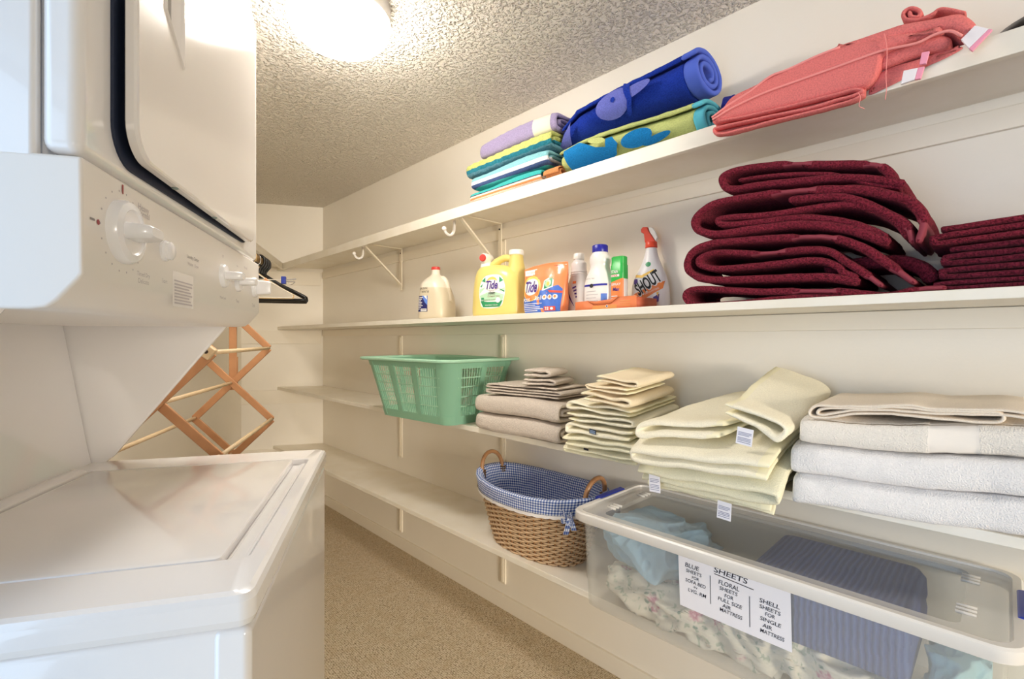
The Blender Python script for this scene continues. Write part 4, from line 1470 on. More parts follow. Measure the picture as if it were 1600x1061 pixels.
for pts in ([(-.052, .144), (-.034, .160), (-.032, .138)], [(.034, .160), (.054, .142), (.036, .134)], [(-.06, .122), (-.045, .133), (-.05, .118)], [(.03, .112), (.062, .10), (.06, .094)]):
    d.add(pts, M_lgreen, 2)
for pts in ([(-.062, .11), (-.03, .118), (-.06, .092)], [(.03, .10), (.063, .115), (.063, .103)], [(-.06, .084), (-.02, .096), (.02, .096), (.06, .084), (.052, .062), (-.052, .062)]):
    d.add(pts, M_lgreen2, 2)
d.add([(-.055, .062), (-.02, .057), (.02, .056), (.054, .062), (.040, .036), (-.042, .036)], M_lgreen, 3)
d.add(ell(0, .138, .026, .022, 24), M_lyellow, 3).add(ell(0, .134, .022, .016, 24), M_lorange, 4).add(ell(0, .126, .034, .022, 24), M_lwhite, 5)
d.add(text2d('Tide', .058, .036, .25, .03), M_lpurple, 6, .002, .126)
d.add(text2d('simply', .026, .007), M_printl, 5, 0, .103).add(text2d('clean', .032, .010, .1, .02), M_ink, 5, .002, .0945)
d.add(text2d('& fresh', .036, .006), M_print, 5, 0, .0865).add(text2d('DAYBREAK FRESH', .06, .0042), M_red, 5, .012, .079)
d.add(ell(.032, .063, .012, .011, 16), M_lwhite, 5).add(rect(-.05, -.036, .055, .075), M_lgreen, 5).add(text2d('64', .010), M_lwhite, 6, -.043, .065)
d.add(text2d('REFRESHES CLOTHES', .056, .0045), M_ink, 5, -.004, .065).add(text2d('WASHING LIQUID', .062, .0062), M_lwhite, 5, 0, .043)
d.put('label', T)

# stand-up pouch of pods
Pp = empty('detergent_pouch', spot(-1.222, .105, 0, 2), SHELF_ROT + .12, 'orange and blue stand-up pouch of detergent pods beside the yellow jug', 'pouch')
pf = Loft([(0, 0, 0, .088, .036, 3.2), (.02, 0, 0, .094, .04, 2.8), (.07, 0, 0, .097, .036, 2.5), (.12, 0, 0, .098, .025, 2.5), (.158, 0, 0, .100, .010, 2.8), (.176, 0, 0, .101, .0035, 4), (.186, 0, 0, .1, .003, 4)])
bm = bmesh.new()
pf.build(bm, 48)
for v in bm.verts:
    if v.co.z > .12:
        v.co.z += .012 * (v.co.x + .1) / .2 - .008 * (abs(v.co.x) / .1) ** 2 * (v.co.z - .12) / .066
    v.co.y += .0016 * math.sin(v.co.x * 120 + v.co.z * 60)
put('pouch_body', bm, M_pouch, Pp)
d = Decal(lambda x, z, o: pf.front(x, z, o) + Vector((0, .0016 * math.sin(x * 120 + z * 60), 0)), .008, .0006)
d.add([(-.084, .004), (.082, .004), (.088, .09), (.07, .105), (.03, .096), (-.01, .086), (-.06, .074), (-.088, .07)], M_pouchb, 1)
d.add([(-.09, .150), (.09, .150), (.096, .182), (-.094, .171)], M_lwhite, 1)
d.add(ell(-.048, .098, .046, .050, 28, .3), M_lyellow, 2).add(ell(-.046, .092, .040, .040, 28, .3), M_lorange, 3).add(ell(-.048, .104, .037, .033, 28), M_lwhite, 4)
d.add(text2d('Tide', .060, .044, .2, .03), M_lpurple, 5, -.047, .104)
d.add(text2d('PODS', .040, .014, .1, .03), M_lwhite, 5, -.066, .0535)
d.add([(.006, .086), (.052, .098), (.050, .142), (.008, .126)], M_lwhite, 2).add([(.012, .092), (.047, .102), (.045, .136), (.013, .122)], M_lgreen, 3).add(ell(.029, .113, .014, .015, 18), M_lgreen2, 4).add(ell(.031, .111, .007, .008, 14), M_lyellow, 5)
d.add([(.03, .088), (.088, .082), (.086, .074), (.04, .078)], M_lred, 2)
d.add(text2d('3in1', .034, .017, 0, .03), M_lwhite, 3, -.010, .060)
for x in (.020, .042, .064):
    d.add(ell(x, .061, .0095, .0095, 16), M_lwhite, 3).add(ell(x, .062, .005, .005, 12), M_lorange, 4)
for i, (x0, x1) in enumerate(((-.08, .01), (-.08, -.02), (-.08, .0), (-.08, .015), (-.08, -.01))):
    d.add(rect(x0, x1, .038 - .0068 * i, .0402 - .0068 * i), M_lwhite, 3)
d.add(rect(.02, .066, .010, .026), M_lred, 3).add(text2d('32', .016, .011, 0, .03), M_lwhite, 4, .033, .018).add(ell(.052, .018, .006, .005, 12), M_lwhite, 4)
d.add(text2d('KEEP OUT OF REACH', .07, .005), M_lorange, 2, -.05, .162).add(text2d('WASH IN HOT OR COLD', .08, .004), M_print, 2, .0, .156)
d.add(rect(-.03, .06, .1662, .1674), M_print, 2).add(rect(.04, .066, .174, .181), M_lred, 2)
d.put('label', Pp)

# white bottle with purple curved label
B = empty('stain_bottle', spot(-1.134, .188, 0, 2), SHELF_ROT - .05, 'slim white laundry bottle with white cap and purple-edged label behind the pouch', 'bottle')
bf = Loft([(0, 0, 0, .044, .030, 3.5), (.006, 0, 0, .050, .034, 3.5), (.06, 0, 0, .051, .035, 3), (.10, .004, 0, .046, .033, 2.6), (.13, .006, 0, .036, .029, 2.3), (.16, .006, 0, .031, .027, 2), (.19, .006, 0, .030, .026, 2), (.198, .006, 0, .024, .022, 2), (.204, .006, 0, .018, .018, 2), (.21, .006, 0, .018, .018, 2)])
bm = bmesh.new(); bf.build(bm, 36); put('bottle_body', bm, M_wb, B, auto=60)
bm = bmesh.new(); lathe(bm, [(.0205, .206), (.0205, .226), (.018, .229)], 20, Matrix.Translation((.006, 0, 0))); put('cap', bm, M_capw, B, auto=40)
bm = bmesh.new()
for i in range(3):
    tube(bm, [(.006 + .0325 * math.cos(a), .028 * math.sin(a), .142 + .008 * i) for a in [2 * math.pi * k / 30 for k in range(30)]], .0015, 5, closed=True)
put('grip_ribs', bm, M_wb, B)
d = Decal(lambda x, z, o: bf.front(x, z, o), .006)
arc0 = [(-.024, .158), (-.030, .14), (-.032, .12), (-.029, .098), (-.020, .074), (-.004, .048), (.010, .03)]
arc1 = [(.014, .027), (.001, .05), (-.013, .076), (-.022, .1), (-.025, .12), (-.023, .14), (-.018, .156)]
for i in range(6):
    d.add([arc0[i], arc0[i + 1], arc1[5 - i], arc1[6 - i]], M_lpurple, 2)
for i, (x, z, r) in enumerate(((.012, .098, .35), (.016, .086, .25), (.019, .074, 0), (.022, .062, -.3))):
    d.add([(a, b) for a, b in rect(-.009 + .002 * i, .009 - .002 * i, -.003, .003)], M_lpurple, 2, x, z, r)
d.add(rect(.002, .018, .112, .122), M_lorange, 1)
for i in range(9):
    d.add(rect(-.042, -.018 + .003 * (i % 3), .010 + .006 * i, .0125 + .006 * i), M_printl, 1)
d.put('label', B)

# low orange carton holding the blue-capped bottle and the green stick
K = empty('open_carton', spot(-.918, .05, 0, 2), SHELF_ROT - .03, 'low open orange cardboard carton at the shelf front, bottles standing in it', 'carton')
bm = bmesh.new()
w, dp, hh_ = .122, .118, .036
prism(bm, [(-w, 0), (w, 0), (w, hh_ + .004), (.055, hh_ + .004), (.025, .021), (-.04, .019), (-.066, hh_ - .002), (-w, hh_ - .004)], 'y', 0, .0016, 0)
prism(bm, [(-w, 0), (w, 0), (w, hh_), (-w, hh_)], 'y', dp - .0016, dp, 0)
box(bm, -w, -w + .0016, .0017, dp - .0017, 0, hh_ - .004, None, 0)
box(bm, w - .0016, w, .0017, dp - .0017, 0, hh_, None, 1)
box(bm, -w + .002, w - .002, .002, dp - .002, 0, .0016, None, 2)
put('carton_tray', bm, [M_ocar, M_ocar2, M_carin], K)
bm = bmesh.new()
prism(bm, [(-.066, .033), (-.04, .019), (.025, .021), (.058, .041), (.03, .034), (-.03, .030)], 'y', -.0022, -.0008)
put('torn_flap', bm, M_ocar, K)
d = Decal(lambda x, z, o: Vector((x, -.0002 - o, z)), .2)
d.add([(-.05, .002), (.05, .002), (.05, .016), (-.045, .015)], M_ocar3).add(ell(.012, .012, .0045, .0045, 16), M_lwhite, 2).add(ell(.012, .012, .003, .003, 14), M_lnavy, 3)
for i in range(3):
    d.add(rect(.06, .10, .010 + .007 * i, .0125 + .007 * i), M_ocar3, 1)
d.put('carton_print', K)

Bb = empty('bleach_bottle', spot(-.975, .108, .0024, 2), SHELF_ROT, 'plump white bottle with bright blue cap and blue stripe, standing in the carton', 'bottle')
wf = Loft([(0, 0, 0, .048, .036, 3), (.005, 0, 0, .053, .040, 2.8), (.09, 0, 0, .054, .040, 2.6), (.12, 0, 0, .046, .036, 2.4), (.14, 0, 0, .036, .031, 2.2), (.155, 0, 0, .034, .030, 2), (.17, 0, 0, .037, .032, 2), (.185, 0, 0, .035, .031, 2), (.198, 0, 0, .027, .026, 2), (.203, 0, 0, .024, .024, 2)])
bm = bmesh.new(); wf.build(bm, 40); put('bottle_body', bm, M_wb, Bb, auto=60)
bm = bmesh.new()
lathe(bm, [(.0265, .200), (.027, .202), (.027, .222), (.0245, .225)], 36); put('cap', bm, M_bluecap, Bb, auto=40)
d = Decal(lambda x, z, o: wf.front(x, z, o), .006)
d.add(rect(-.0525, .0525, .082, .0885), M_bluecap, 1).add(ell(-.006, .083, .008, .007, 16), M_ink, 2)
d.add(text2d('ADDITIVE  TRUE', .040, .004), M_print, 1, -.016, .108).add(rect(.030, .048, .030, .055), M_lblue, 1)
for i in range(4):
    d.add(rect(-.03, .02 - .008 * (i % 2), .03 + .011 * i, .032 + .011 * i), M_printl, 1)
d.put('label', Bb)

Gs = empty('stain_stick', spot(-.892, .100, .0024, 2), SHELF_ROT, 'small green-capped stain stick with orange label, beside the blue-capped bottle', 'stick')
bm = bmesh.new(); L = [rrect(-.026, .026, -.018, .018, .012, z) for z in (0, .118)]; loops(bm, L); put('stick_body', bm, M_lwhite, Gs, auto=50)
bm = bmesh.new(); L = [rrect(-.0265, .0265, -.0185, .0185, .012, .1), rrect(-.0265, .0265, -.0185, .0185, .012, .145), rrect(-.025, .025, -.017, .017, .012, .147), rrect(-.025, .025, -.017, .017, .012, .172), rrect(-.022, .022, -.014, .014, .011, .175)]; loops(bm, L); put('cap', bm, M_gcap, Gs, auto=40)


def gfront(x, z, o):
    u = max(0, abs(x) - .014) / .012
    return Vector((x, -.0188 + .012 * (1 - math.sqrt(max(0, 1 - min(.98, u) ** 2))) - o, z))


d = Decal(gfront, .004)
d.add([(-.025, .002), (.025, .002), (.025, .102), (-.025, .088)], M_lorange, 1).add([(-.025, .088), (.025, .102), (.025, .118), (-.025, .118)], M_gcap, 1)
d.add(text2d('STAIN', .026, .010, 0, .03), M_lwhite, 2, -.006, .124).add(rect(-.022, .012, .107, .115), M_lwhite, 2).add(text2d('STICK', .024, .007, 0, .02), M_lred, 3, -.006, .111)
d.add(text2d('Max', .026, .012, .2, .03), M_lpurple, 2, .0, .066).add(text2d('SPRAY', .036, .008, 0, .02), M_lwhite, 2, .0, .082)
for i in range(4):
    d.add(rect(-.02, .02 - .005 * i, .018 + .008 * i, .021 + .008 * i), M_lwhite, 2)
d.put('label', Gs)

# spray bottle
Sh = empty('spray_bottle', spot(-.850, .226, 0, 2), SHELF_ROT + .22, 'white stain remover spray bottle with red trigger at the right of the bottles', 'bottle')
sf = Loft([(0, 0, 0, .058, .030, 3.2), (.006, 0, 0, .064, .035, 3), (.06, 0, 0, .064, .036, 2.6), (.10, 0, 0, .059, .034, 2.4), (.13, .002, 0, .048, .031, 2.2), (.16, .003, 0, .034, .026, 2), (.19, .003, 0, .023, .021, 2), (.215, .003, 0, .018, .018, 2), (.222, .003, 0, .018, .018, 2)])
bm = bmesh.new(); sf.build(bm, 40); put('bottle_body', bm, M_shoutb, Sh, auto=60)
bm = bmesh.new()
lathe(bm, [(.020, .216), (.0205, .218), (.0195, .236), (.015, .238)], 24, Matrix.Translation((.003, 0, 0)))
prism(bm, [(-.016, .236), (.020, .236), (.014, .246), (.004, .262), (-.004, .276), (-.006, .288), (-.024, .290), (-.030, .283), (-.029, .272), (-.020, .268), (-.018, .252)], 'y', -.012, .012)
tr = put('trigger_head', bm, M_trig, Sh, bevel=.003, auto=40)
bm = bmesh.new(); prism(bm, [(-.006, .288), (.008, .286), (.018, .272), (.026, .250), (.0205, .2365), (.012, .252), (.0, .270)], 'y', -.009, .009); put('trigger_shroud', bm, M_wb, tr, bevel=.002)
d = Decal(lambda x, z, o: sf.front(x, z, o), .006)
d.add(ell(0, .158, .010, .009, 8), M_lgreen, 1)
d.add([(-.052, .118), (-.02, .112), (.022, .134), (.02, .140), (-.022, .122), (-.05, .128)], M_lyellow, 1).add([(-.052, .112), (-.036, .110), (-.034, .094), (-.05, .092)], M_lpurple, 1)
d.add([(-.05, .058), (.055, .10), (.05, .074), (-.01, .04)], M_lorange, 1)
d.add(text2d('SHOUT', .098, .050, .15, .05), M_lwhite, 2, .0015, .0935, .60).add(text2d('SHOUT', .095, .046, .15, .03), M_ink, 3, .0, .095, .60)
d.add([(.02, .045), (.04, .056), (.038, .03), (.024, .026)], M_lpurple, 2).add([(.03, .06), (.038, .063), (.036, .045)], M_lyellow, 3)
d.add(text2d('TRIPLE-ACTING', .05, .006), M_lwhite, 2, .015, .066, .38).add(text2d('STAIN REMOVER', .05, .006), M_red, 2, .012, .032)
d.put('label', Sh)

# ---------------------------------------------------------------- green laundry basket
M_gb = mat('green_basket_plastic', '86B89C', .42, coat=.1)
M_gb2 = mat('green_basket_pale', 'A2CDB2', .42)
GB = empty('laundry_basket', (1.195, 1.60, LEVEL[1]), SHELF_ROT + math.radians(4), 'pale green plastic laundry basket with slatted openings on the towel shelf', 'basket')
# local: right near corner at x=0,y=0; x to the left is negative; y into the wall
BL, BDp, BH = .50, .30, .278
FL = .062


def bp(u, v, h, off=0.):
    """outer surface: u -1..0 along the length, v 0..1 into the depth, h 0..1 up"""
    g = FL * h
    x = -BL * (-u) + (g * (1 + 2 * u))
    y = v * BDp + g * (2 * v - 1)
    return Vector((x, y, h * BH))


def shell(h0, h1, r=.05, t=.003, n=2):
    L = []
    for i in range(n + 1):
        h = h0 + (h1 - h0) * i / n
        g = FL * h
        L.append(rrect(-BL - g, g, -g, BDp + g, r + .012 * h, h * BH, 8))
    for i in range(n + 1):
        h = h1 + (h0 - h1) * i / n
        g = FL * h - t
        L.append(rrect(-BL - g, g, -g, BDp + g, r + .012 * h - t, h * BH, 8))
    return L


bm = bmesh.new()
L = shell(0, .13)
loops(bm, L + [L[0]] if False else L, False, False)
L0 = rrect(-BL, 0, 0, BDp, .05, .0, 8)
bm.faces.new([bm.verts.new(p) for p in rrect(-BL + .003, -.003, .003, BDp - .003, .047, .008, 8)])
bm.faces.new([bm.verts.new(p) for p in rrect(-BL, 0, 0, BDp, .05, .0008, 8)])
put('basket_base', bm, M_gb, GB, auto=50)
bm = bmesh.new()
L = shell(.86, .965)
loops(bm, L, False, False)
put('top_band', bm, M_gb, GB, auto=50)
bm = bmesh.new()
g = FL
L = []
for o, z in ((.0, .955), (.004, .950), (.024, .952), (.030, .962), (.031, .985), (.026, 1.0), (.010, 1.0), (.0, .992), (-.006, .955)):
    L.append(rrect(-BL - g - o, g + o, -g - o, BDp + g + o, .055 + o, z * BH, 8))
loops(bm, L + [], False, False)
for gx in (-.33, -.17):
    pass
put('rim', bm, M_gb2, GB, auto=50)
# corner posts
for u, v in ((0, 0), (-1, 0), (0, 1), (-1, 1)):
    bm = bmesh.new()
    L = []
    for h in (.03, .3, .6, .93):
        g2 = FL * h
        r = .062 + .012 * h
        cx = (g2 - r) if u == 0 else (-BL - g2 + r)
        cy = (-g2 + r) if v == 0 else (BDp + g2 - r)
        a0 = {(0, 0): -90, (0, 1): 0, (-1, 1): 90, (-1, 0): 180}[(u, v)]
        l = [(cx + (r + .0015) * math.cos(math.radians(a0 + 90 * k / 10)), cy + (r + .0015) * math.sin(math.radians(a0 + 90 * k / 10)), h * BH) for k in range(11)]
        l += [(cx + (r - .003) * math.cos(math.radians(a0 + 90 * k / 10)), cy + (r - .003) * math.sin(math.radians(a0 + 90 * k / 10)), h * BH) for k in range(10, -1, -1)]
        L.append(l)
    loops(bm, L)
    put('corner_post', bm, M_gb, GB, auto=50)


def lattice(P, nposts, nslat):
    """one slatted side: P(s, h) gives the surface, s 0..1 between the corner posts"""
    sl = bmesh.new()

    def strip(bm, s0, s1, h0, h1, t0, t1, n=6):
        for i in range(n):
            a, b = h0 + (h1 - h0) * i / n, h0 + (h1 - h0) * (i + 1) / n
            q = [P(s0, a), P(s1, a), P(s1, b), P(s0, b)]
            nn = (q[1] - q[0]).cross(q[3] - q[0]).normalized()
            vo = [bm.verts.new(p + nn * t0) for p in q]
            vi = [bm.verts.new(p - nn * t1) for p in q]
            for f in ((0, 1, 2, 3),):
                bm.faces.new([vo[k] for k in f])
                bm.faces.new([vi[k] for k in f][::-1])
            bm.faces.new((vo[0], vo[3], vi[3], vi[0]))
            bm.faces.new((vo[1], vi[1], vi[2], vo[2]))
            bm.faces.new((vo[0], vi[0], vi[1], vo[1]))
            bm.faces.new((vo[3], vo[2], vi[2], vi[3]))
    pw = .07 if nposts == 2 else .09
    cs = [(k + 1) / (nposts + 1) for k in range(nposts)]
    for c_ in cs:
        pb1 = bmesh.new()
        strip(pb1, c_ - pw / 2, c_ + pw / 2, .12, .88, .0025, .003)
        put('side_rib', pb1, M_gb, GB, smooth=False)
    edges_ = [0] + [e for c_ in cs for e in (c_ - pw / 2, c_ + pw / 2)] + [1]
    for k in range(0, len(edges_), 2):
        a, b = edges_[k], edges_[k + 1]
        for i in range(nslat):
            s = a + (b - a) * (i + .5) / nslat
            strip(sl, s - .0022 * 1.3, s + .0022 * 1.3, .12, .88, .0002, .003, 4)
        for h in (.28, .43, .58, .72):
            strip(sl, a, b, h - .008, h + .008, .0004, .003, 1)
    return sl


for nm, P_, npst, nsl in (('front', lambda s, h: Vector((-BL - FL * h + .055 + s * (BL + 2 * FL * h - .11), -FL * h, h * BH)), 2, 9),
                          ('back', lambda s, h: Vector((FL * h - .055 - s * (BL + 2 * FL * h - .11), BDp + FL * h, h * BH)), 2, 9),
                          ('right', lambda s, h: Vector((FL * h, -FL * h + .055 + s * (BDp + 2 * FL * h - .11), h * BH)), 1, 9),
                          ('left', lambda s, h: Vector((-BL - FL * h, BDp + FL * h - .055 - s * (BDp + 2 * FL * h - .11), h * BH)), 1, 9)):
    sl = lattice(P_, npst, nsl)
    put('side_slats', sl, M_gb2, GB, smooth=False)

# ---------------------------------------------------------------- wicker basket with gingham liner
M_wick = mat('wicker', 'DCC09E', .55, var=(60, 'CDAC87'), coat=.1)
M_cane = mat('cane_handle', 'B58558', .4, var=(25, '8F6440'), coat=.2)
M_bind_gap = mat('dark_binding_and_gaps', '5E4227', .6)
M_lace = mat('white_lace', 'F0EEF0', .9, bump=(500, .6, .002))
m = NT('gingham')
uvn = m.n('ShaderNodeUVMap')
sx = m.n('ShaderNodeSeparateXYZ', {0: uvn.outputs[0]})


def chk(sock):
    a = m.n('ShaderNodeMath', {0: sock, 1: 1 / .0105}, operation='MULTIPLY')
    b = m.n('ShaderNodeMath', {0: a.outputs[0]}, operation='FRACT')
    return m.n('ShaderNodeMath', {0: b.outputs[0], 1: .5}, operation='GREATER_THAN').outputs[0]


sm = m.n('ShaderNodeMath', {0: chk(sx.outputs[0]), 1: chk(sx.outputs[1])}, operation='ADD')
hf = m.n('ShaderNodeMath', {0: sm.outputs[0], 1: .5}, operation='MULTIPLY')
gc = m.ramp(hf.outputs[0], [(0, 'EEF0F6'), (.3, '8AA0D2'), (.75, '2C4592')], 'CONSTANT')
m.lk(gc, m.b.inputs['Base Color'])
m.b.inputs['Roughness'].default_value = .9
M_ging = m.m
WB = empty('wicker_basket', (1.382, 1.272, LEVEL[0]), SHELF_ROT, 'oval wicker basket with cane handles and blue gingham liner on the lowest shelf', 'basket')
RX0, RY0, RX1, RY1, WH = .205, .112, .285, .158, .235


def wr(h, n=2.35):
    k = h ** .9
    return RX0 + (RX1 - RX0) * k, RY0 + (RY1 - RY0) * k, n


def wpt(a, h, d=0., zo=0.):
    rx, ry, n = wr(max(0, min(1.1, h)))
    x, y = rx * spow(math.cos(a), 2 / n), ry * spow(math.sin(a), 2 / n)
    nv = Vector((x / rx ** 2, y / ry ** 2, 0))
    nv.normalize()
    # the rim dips a little along the front and back, and rises to the handles
    z = h * WH + .018 * (math.cos(a) ** 2) * h + zo
    return Vector((x, y, z)) + nv * d


bm = bmesh.new()
NS = 46
rows = 27
for r in range(rows):
    h = (r + .5) / rows
    pts = []
    for i in range(NS * 4):
        a = 2 * math.pi * i / (NS * 4)
        ph = math.cos(i / 4 * math.pi + (math.pi if r % 2 else 0))
        pts.append(wpt(a, h, .0042 * ph))
    tube(bm, pts, .0040, 5, closed=True)
put('woven_body', bm, M_wick, WB)
bm = bmesh.new()
for i in range(NS):
    a = 2 * math.pi * (i + .0) / NS
    tube(bm, [wpt(a, h / 8) for h in range(9)], .0028, 5)
put('stakes', bm, M_cane, WB)
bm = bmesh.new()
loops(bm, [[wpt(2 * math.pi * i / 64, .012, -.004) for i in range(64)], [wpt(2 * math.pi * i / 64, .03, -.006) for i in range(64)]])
loops(bm, [[wpt(2 * math.pi * i / 64, h_, -.0075) for i in range(64)] for h_ in (.03, .5, .97)], False, False)  # dark sheet inside the weave, painting the shade in its gaps
put('basket_base', bm, M_bind_gap, WB)
bm = bmesh.new()
tube(bm, [wpt(2 * math.pi * i / 80, 1.0) for i in range(80)], .008, 8, closed=True)
put('rim', bm, M_cane, WB)


def liner(bm, hs, ds, cuts, wav=0.0):
    uvl = bm.loops.layers.uv.verify()
    N = 160
    L, V = [], []
    acc = [0]
    for i in range(N):
        acc.append(acc[-1] + (wpt(2 * math.pi * (i + 1) / N, 1) - wpt(2 * math.pi * i / N, 1)).length)
    vv = 0
    for j, (h, d) in enumerate(zip(hs, ds)):
        row = []
        for i in range(N):
            a = 2 * math.pi * i / N
            dd = d + wav * math.sin(i * .9 + j) * .5 + wav * noise.noise(Vector((math.cos(a) * 3, math.sin(a) * 3, h * 4)))
            row.append(wpt(a, h, dd, 0))
        L.append(row)
        if j:
            vv += (L[j][0] - L[j - 1][0]).length
        V.append(vv)
    loops(bm, L, False, False, uv=(uvl, lambda ii, kk: (acc[kk], V[ii])))


bm = bmesh.new()
liner(bm, [.06, .3, .55, .8, .95, 1.03, 1.055], [-.016, -.014, -.013, -.013, -.013, -.010, -.002], 0, .0035)
lin_o = put('gingham_liner', bm, M_ging, WB)
bm = bmesh.new()
liner(bm, [1.055, 1.05, 1.03, .98, .92, .86, .82], [-.002, .008, .0125, .013, .0135, .015, .016], 0, .002)
cuff = put('liner_cuff', bm, M_ging, WB)
bm = bmesh.new()
N = 400
L = []
for j, (h, d) in enumerate(((.83, .0175), (.80, .018), (.785, .0185))):
    L.append([wpt(2 * math.pi * i / N, h - (.012 * abs(math.sin(i * .35)) if j == 2 else 0), d) for i in range(N)])
loops(bm, L, False, False)
put('lace_trim', bm, M_lace, cuff)
bm = bmesh.new(); loops(bm, [[wpt(2 * math.pi * i / 48, .05, -.02) for i in range(48)]], False, True) if False else bm.faces.new([bm.verts.new(wpt(2 * math.pi * i / 48, .06, -.016)) for i in range(48)])
put('liner_bottom', bm, M_ging, WB)
for s in (-1, 1):
    bm = bmesh.new()
    pts = []
    zt = WH * 1.0 + .018
    for k_ in range(13):
        a = math.pi * k_ / 12
        pts.append((s * (.268 + .012 * math.sin(a)), .058 * math.cos(a), zt - .01 + .078 * math.sin(a) ** .8))
    pts = [(s * .262, .060, zt - .05)] + pts + [(s * .262, -.060, zt - .05)]
    tube(bm, pts, .0085, 10, smooth=3)
    hd = put('cane_handle', bm, M_cane, WB)
    for yy in (.059, -.059):
        bm = bmesh.new()
        for k_ in range(4):
            z = zt - .002 - .009 * k_
            tube(bm, [(s * .265 + .0125 * math.cos(t), yy + .0125 * math.sin(t), z + .002 * math.sin(2 * t)) for t in [2 * math.pi * q / 12 for q in range(12)]], .0032, 5, closed=True)
        put('binding', bm, M_bind_gap, hd)
# gingham bow at the right near end
bm = bmesh.new()
uvl = bm.loops.layers.uv.verify()


def ribbon_strip(pts, w):
    c_ = catmull(pts, 4)
    L = [[p + Vector((0, 0, 0)), p + Vector(w)] for p in c_]
    loops(bm, L, False, False, closed_u=False, uv=(uvl, lambda ii, kk: (ii * .004, kk * .03)))


a0 = -.62
b0_ = wpt(a0, .83, .020)
for dx, dz in ((-.028, .012), (.026, .014)):
    ribbon_strip([b0_, b0_ + Vector((dx * .5, -.014, dz + .01)), b0_ + Vector((dx, -.012, dz)), b0_ + Vector((dx * .8, -.012, -.008)), b0_ + Vector((0, -.004, -.002))], (0, .004, -.020))
ribbon_strip([b0_ + Vector((0, -.006, -.004)), b0_ + Vector((-.006, -.010, -.03)), b0_ + Vector((-.016, -.010, -.062))], (.022, .002, .004))
ribbon_strip([b0_ + Vector((.002, -.006, -.004)), b0_ + Vector((.012, -.009, -.02)), b0_ + Vector((.020, -.008, -.040))], (.020, .002, .006))
put('gingham_bow', bm, M_ging, WB)
for o in (lin_o, cuff):
    md = o.modifiers.new('cloth thickness', 'SOLIDIFY'); md.thickness = .0012

# ---------------------------------------------------------------- clear storage bin and its contents
def clear(name, milky, tint, rough, colr='E9E6E0'):
    m = NT(name)
    tr = m.n('ShaderNodeBsdfTransparent', {'Color': tint})
    m.b.inputs['Base Color'].default_value = lin(colr)
    m.b.inputs['Roughness'].default_value = rough
    mx = m.n('ShaderNodeMixShader', {0: milky, 1: tr.outputs[0], 2: m.b.outputs[0]})
    m.lk(mx.outputs[0], m.out.inputs[0])
    return m.m


M_binw = clear('clear_bin_plastic', .17, (.97, .97, .965, 1), .12)
M_lid = clear('clear_lid_plastic', .26, (.96, .965, .97, 1), .12)
M_rimp = clear('frosted_rim_plastic', .84, (.97, .96, .95, 1), .3, 'F0ECE6')
M_lidb = clear('frosted_lid_border', .50, (.97, .965, .96, 1), .2, 'EFECE8')
M_latch = mat('blue_latch', '1530A8', .3, coat=.2)
BX0, BY0, BY1 = 1.165, .900, -.005     # front face at the rim, left end, right end (world y)
BN = empty('storage_bin', (BX0, BY0, LEVEL[0] + .0005), SHELF_ROT, 'long clear plastic storage bin with blue latches and handwritten sheet label', 'storage bin')
bl, bd, bh = BY0 - BY1, .36, .272
tp = .009


def bl_loop(h, ins=0, r=.03):
    g = tp * (1 - h)
    return rrect(g + ins, bl - g - ins, g + ins, bd - g - ins, r, h * bh, 6)


bm = bmesh.new()
L = [bl_loop(0, .010), bl_loop(.03, .001), bl_loop(.30, .001), bl_loop(.31, -.001), bl_loop(.55), bl_loop(1.0)]
L += [bl_loop(1.0, .0022), bl_loop(.55, .0022), bl_loop(.31, .0022), bl_loop(.03, .0035)]
loops(bm, L, True, True)
body = put('bin_body', bm, M_binw, BN, auto=50)
bm = bmesh.new()
L = [rrect(-.0005, bl + .0005, -.0005, bd + .0005, .031, .94 * bh, 6), rrect(-.012, bl + .012, -.012, bd + .012, .036, .945 * bh, 6), rrect(-.013, bl + .013, -.013, bd + .013, .036, .985 * bh, 6), rrect(-.0005, bl + .0005, -.0005, bd + .0005, .031, .985 * bh, 6)]
loops(bm, L, False, False)
put('bin_rim', bm, M_rimp, body, auto=40)
# lid: frosted lip, raised border, sunken clear middle
bm = bmesh.new()
L = [rrect(-.021, bl + .021, -.021, bd + .014, .042, .965 * bh, 6), rrect(-.023, bl + .023, -.023, bd + .016, .044, .975 * bh, 6), rrect(-.023, bl + .023, -.023, bd + .016, .044, 1.05 * bh, 6), rrect(-.019, bl + .019, -.019, bd + .012, .042, 1.065 * bh, 6),
     rrect(-.006, bl + .006, -.006, bd - .001, .036, 1.065 * bh, 6), rrect(-.004, bl + .004, -.004, bd - .003, .036, 1.02 * bh, 6), rrect(-.017, bl + .017, -.017, bd + .010, .042, 1.0 * bh, 6), rrect(-.018, bl + .018, -.018, bd + .011, .042, .965 * bh, 6)]
loops(bm, L, False, False)
lid_lip = put('lid_lip', bm, M_rimp, BN, auto=40)
bm = bmesh.new()
L = [rrect(-.005, bl + .005, -.005, bd - .002, .036, 1.045 * bh, 6), rrect(.062, bl - .062, .030, bd - .034, .02, 1.045 * bh, 6), rrect(.066, bl - .066, .034, bd - .038, .018, 1.005 * bh, 6)]
loops(bm, L[:2], False, False, 1)
loops(bm, L[1:], False, True, 0)
put('lid_panel', bm, [M_lid, M_lidb], BN, auto=30)
bm = bmesh.new()
for yy in (.085, .255):
    for xx in (.040, bl - .072):
        for q in range(3):
            bar(bm, (xx, yy + .017 * q, 1.05 * bh), (xx + .030, yy + .017 * q, 1.05 * bh), .004, .006)
put('lid_ribs', bm, M_rimp, BN)
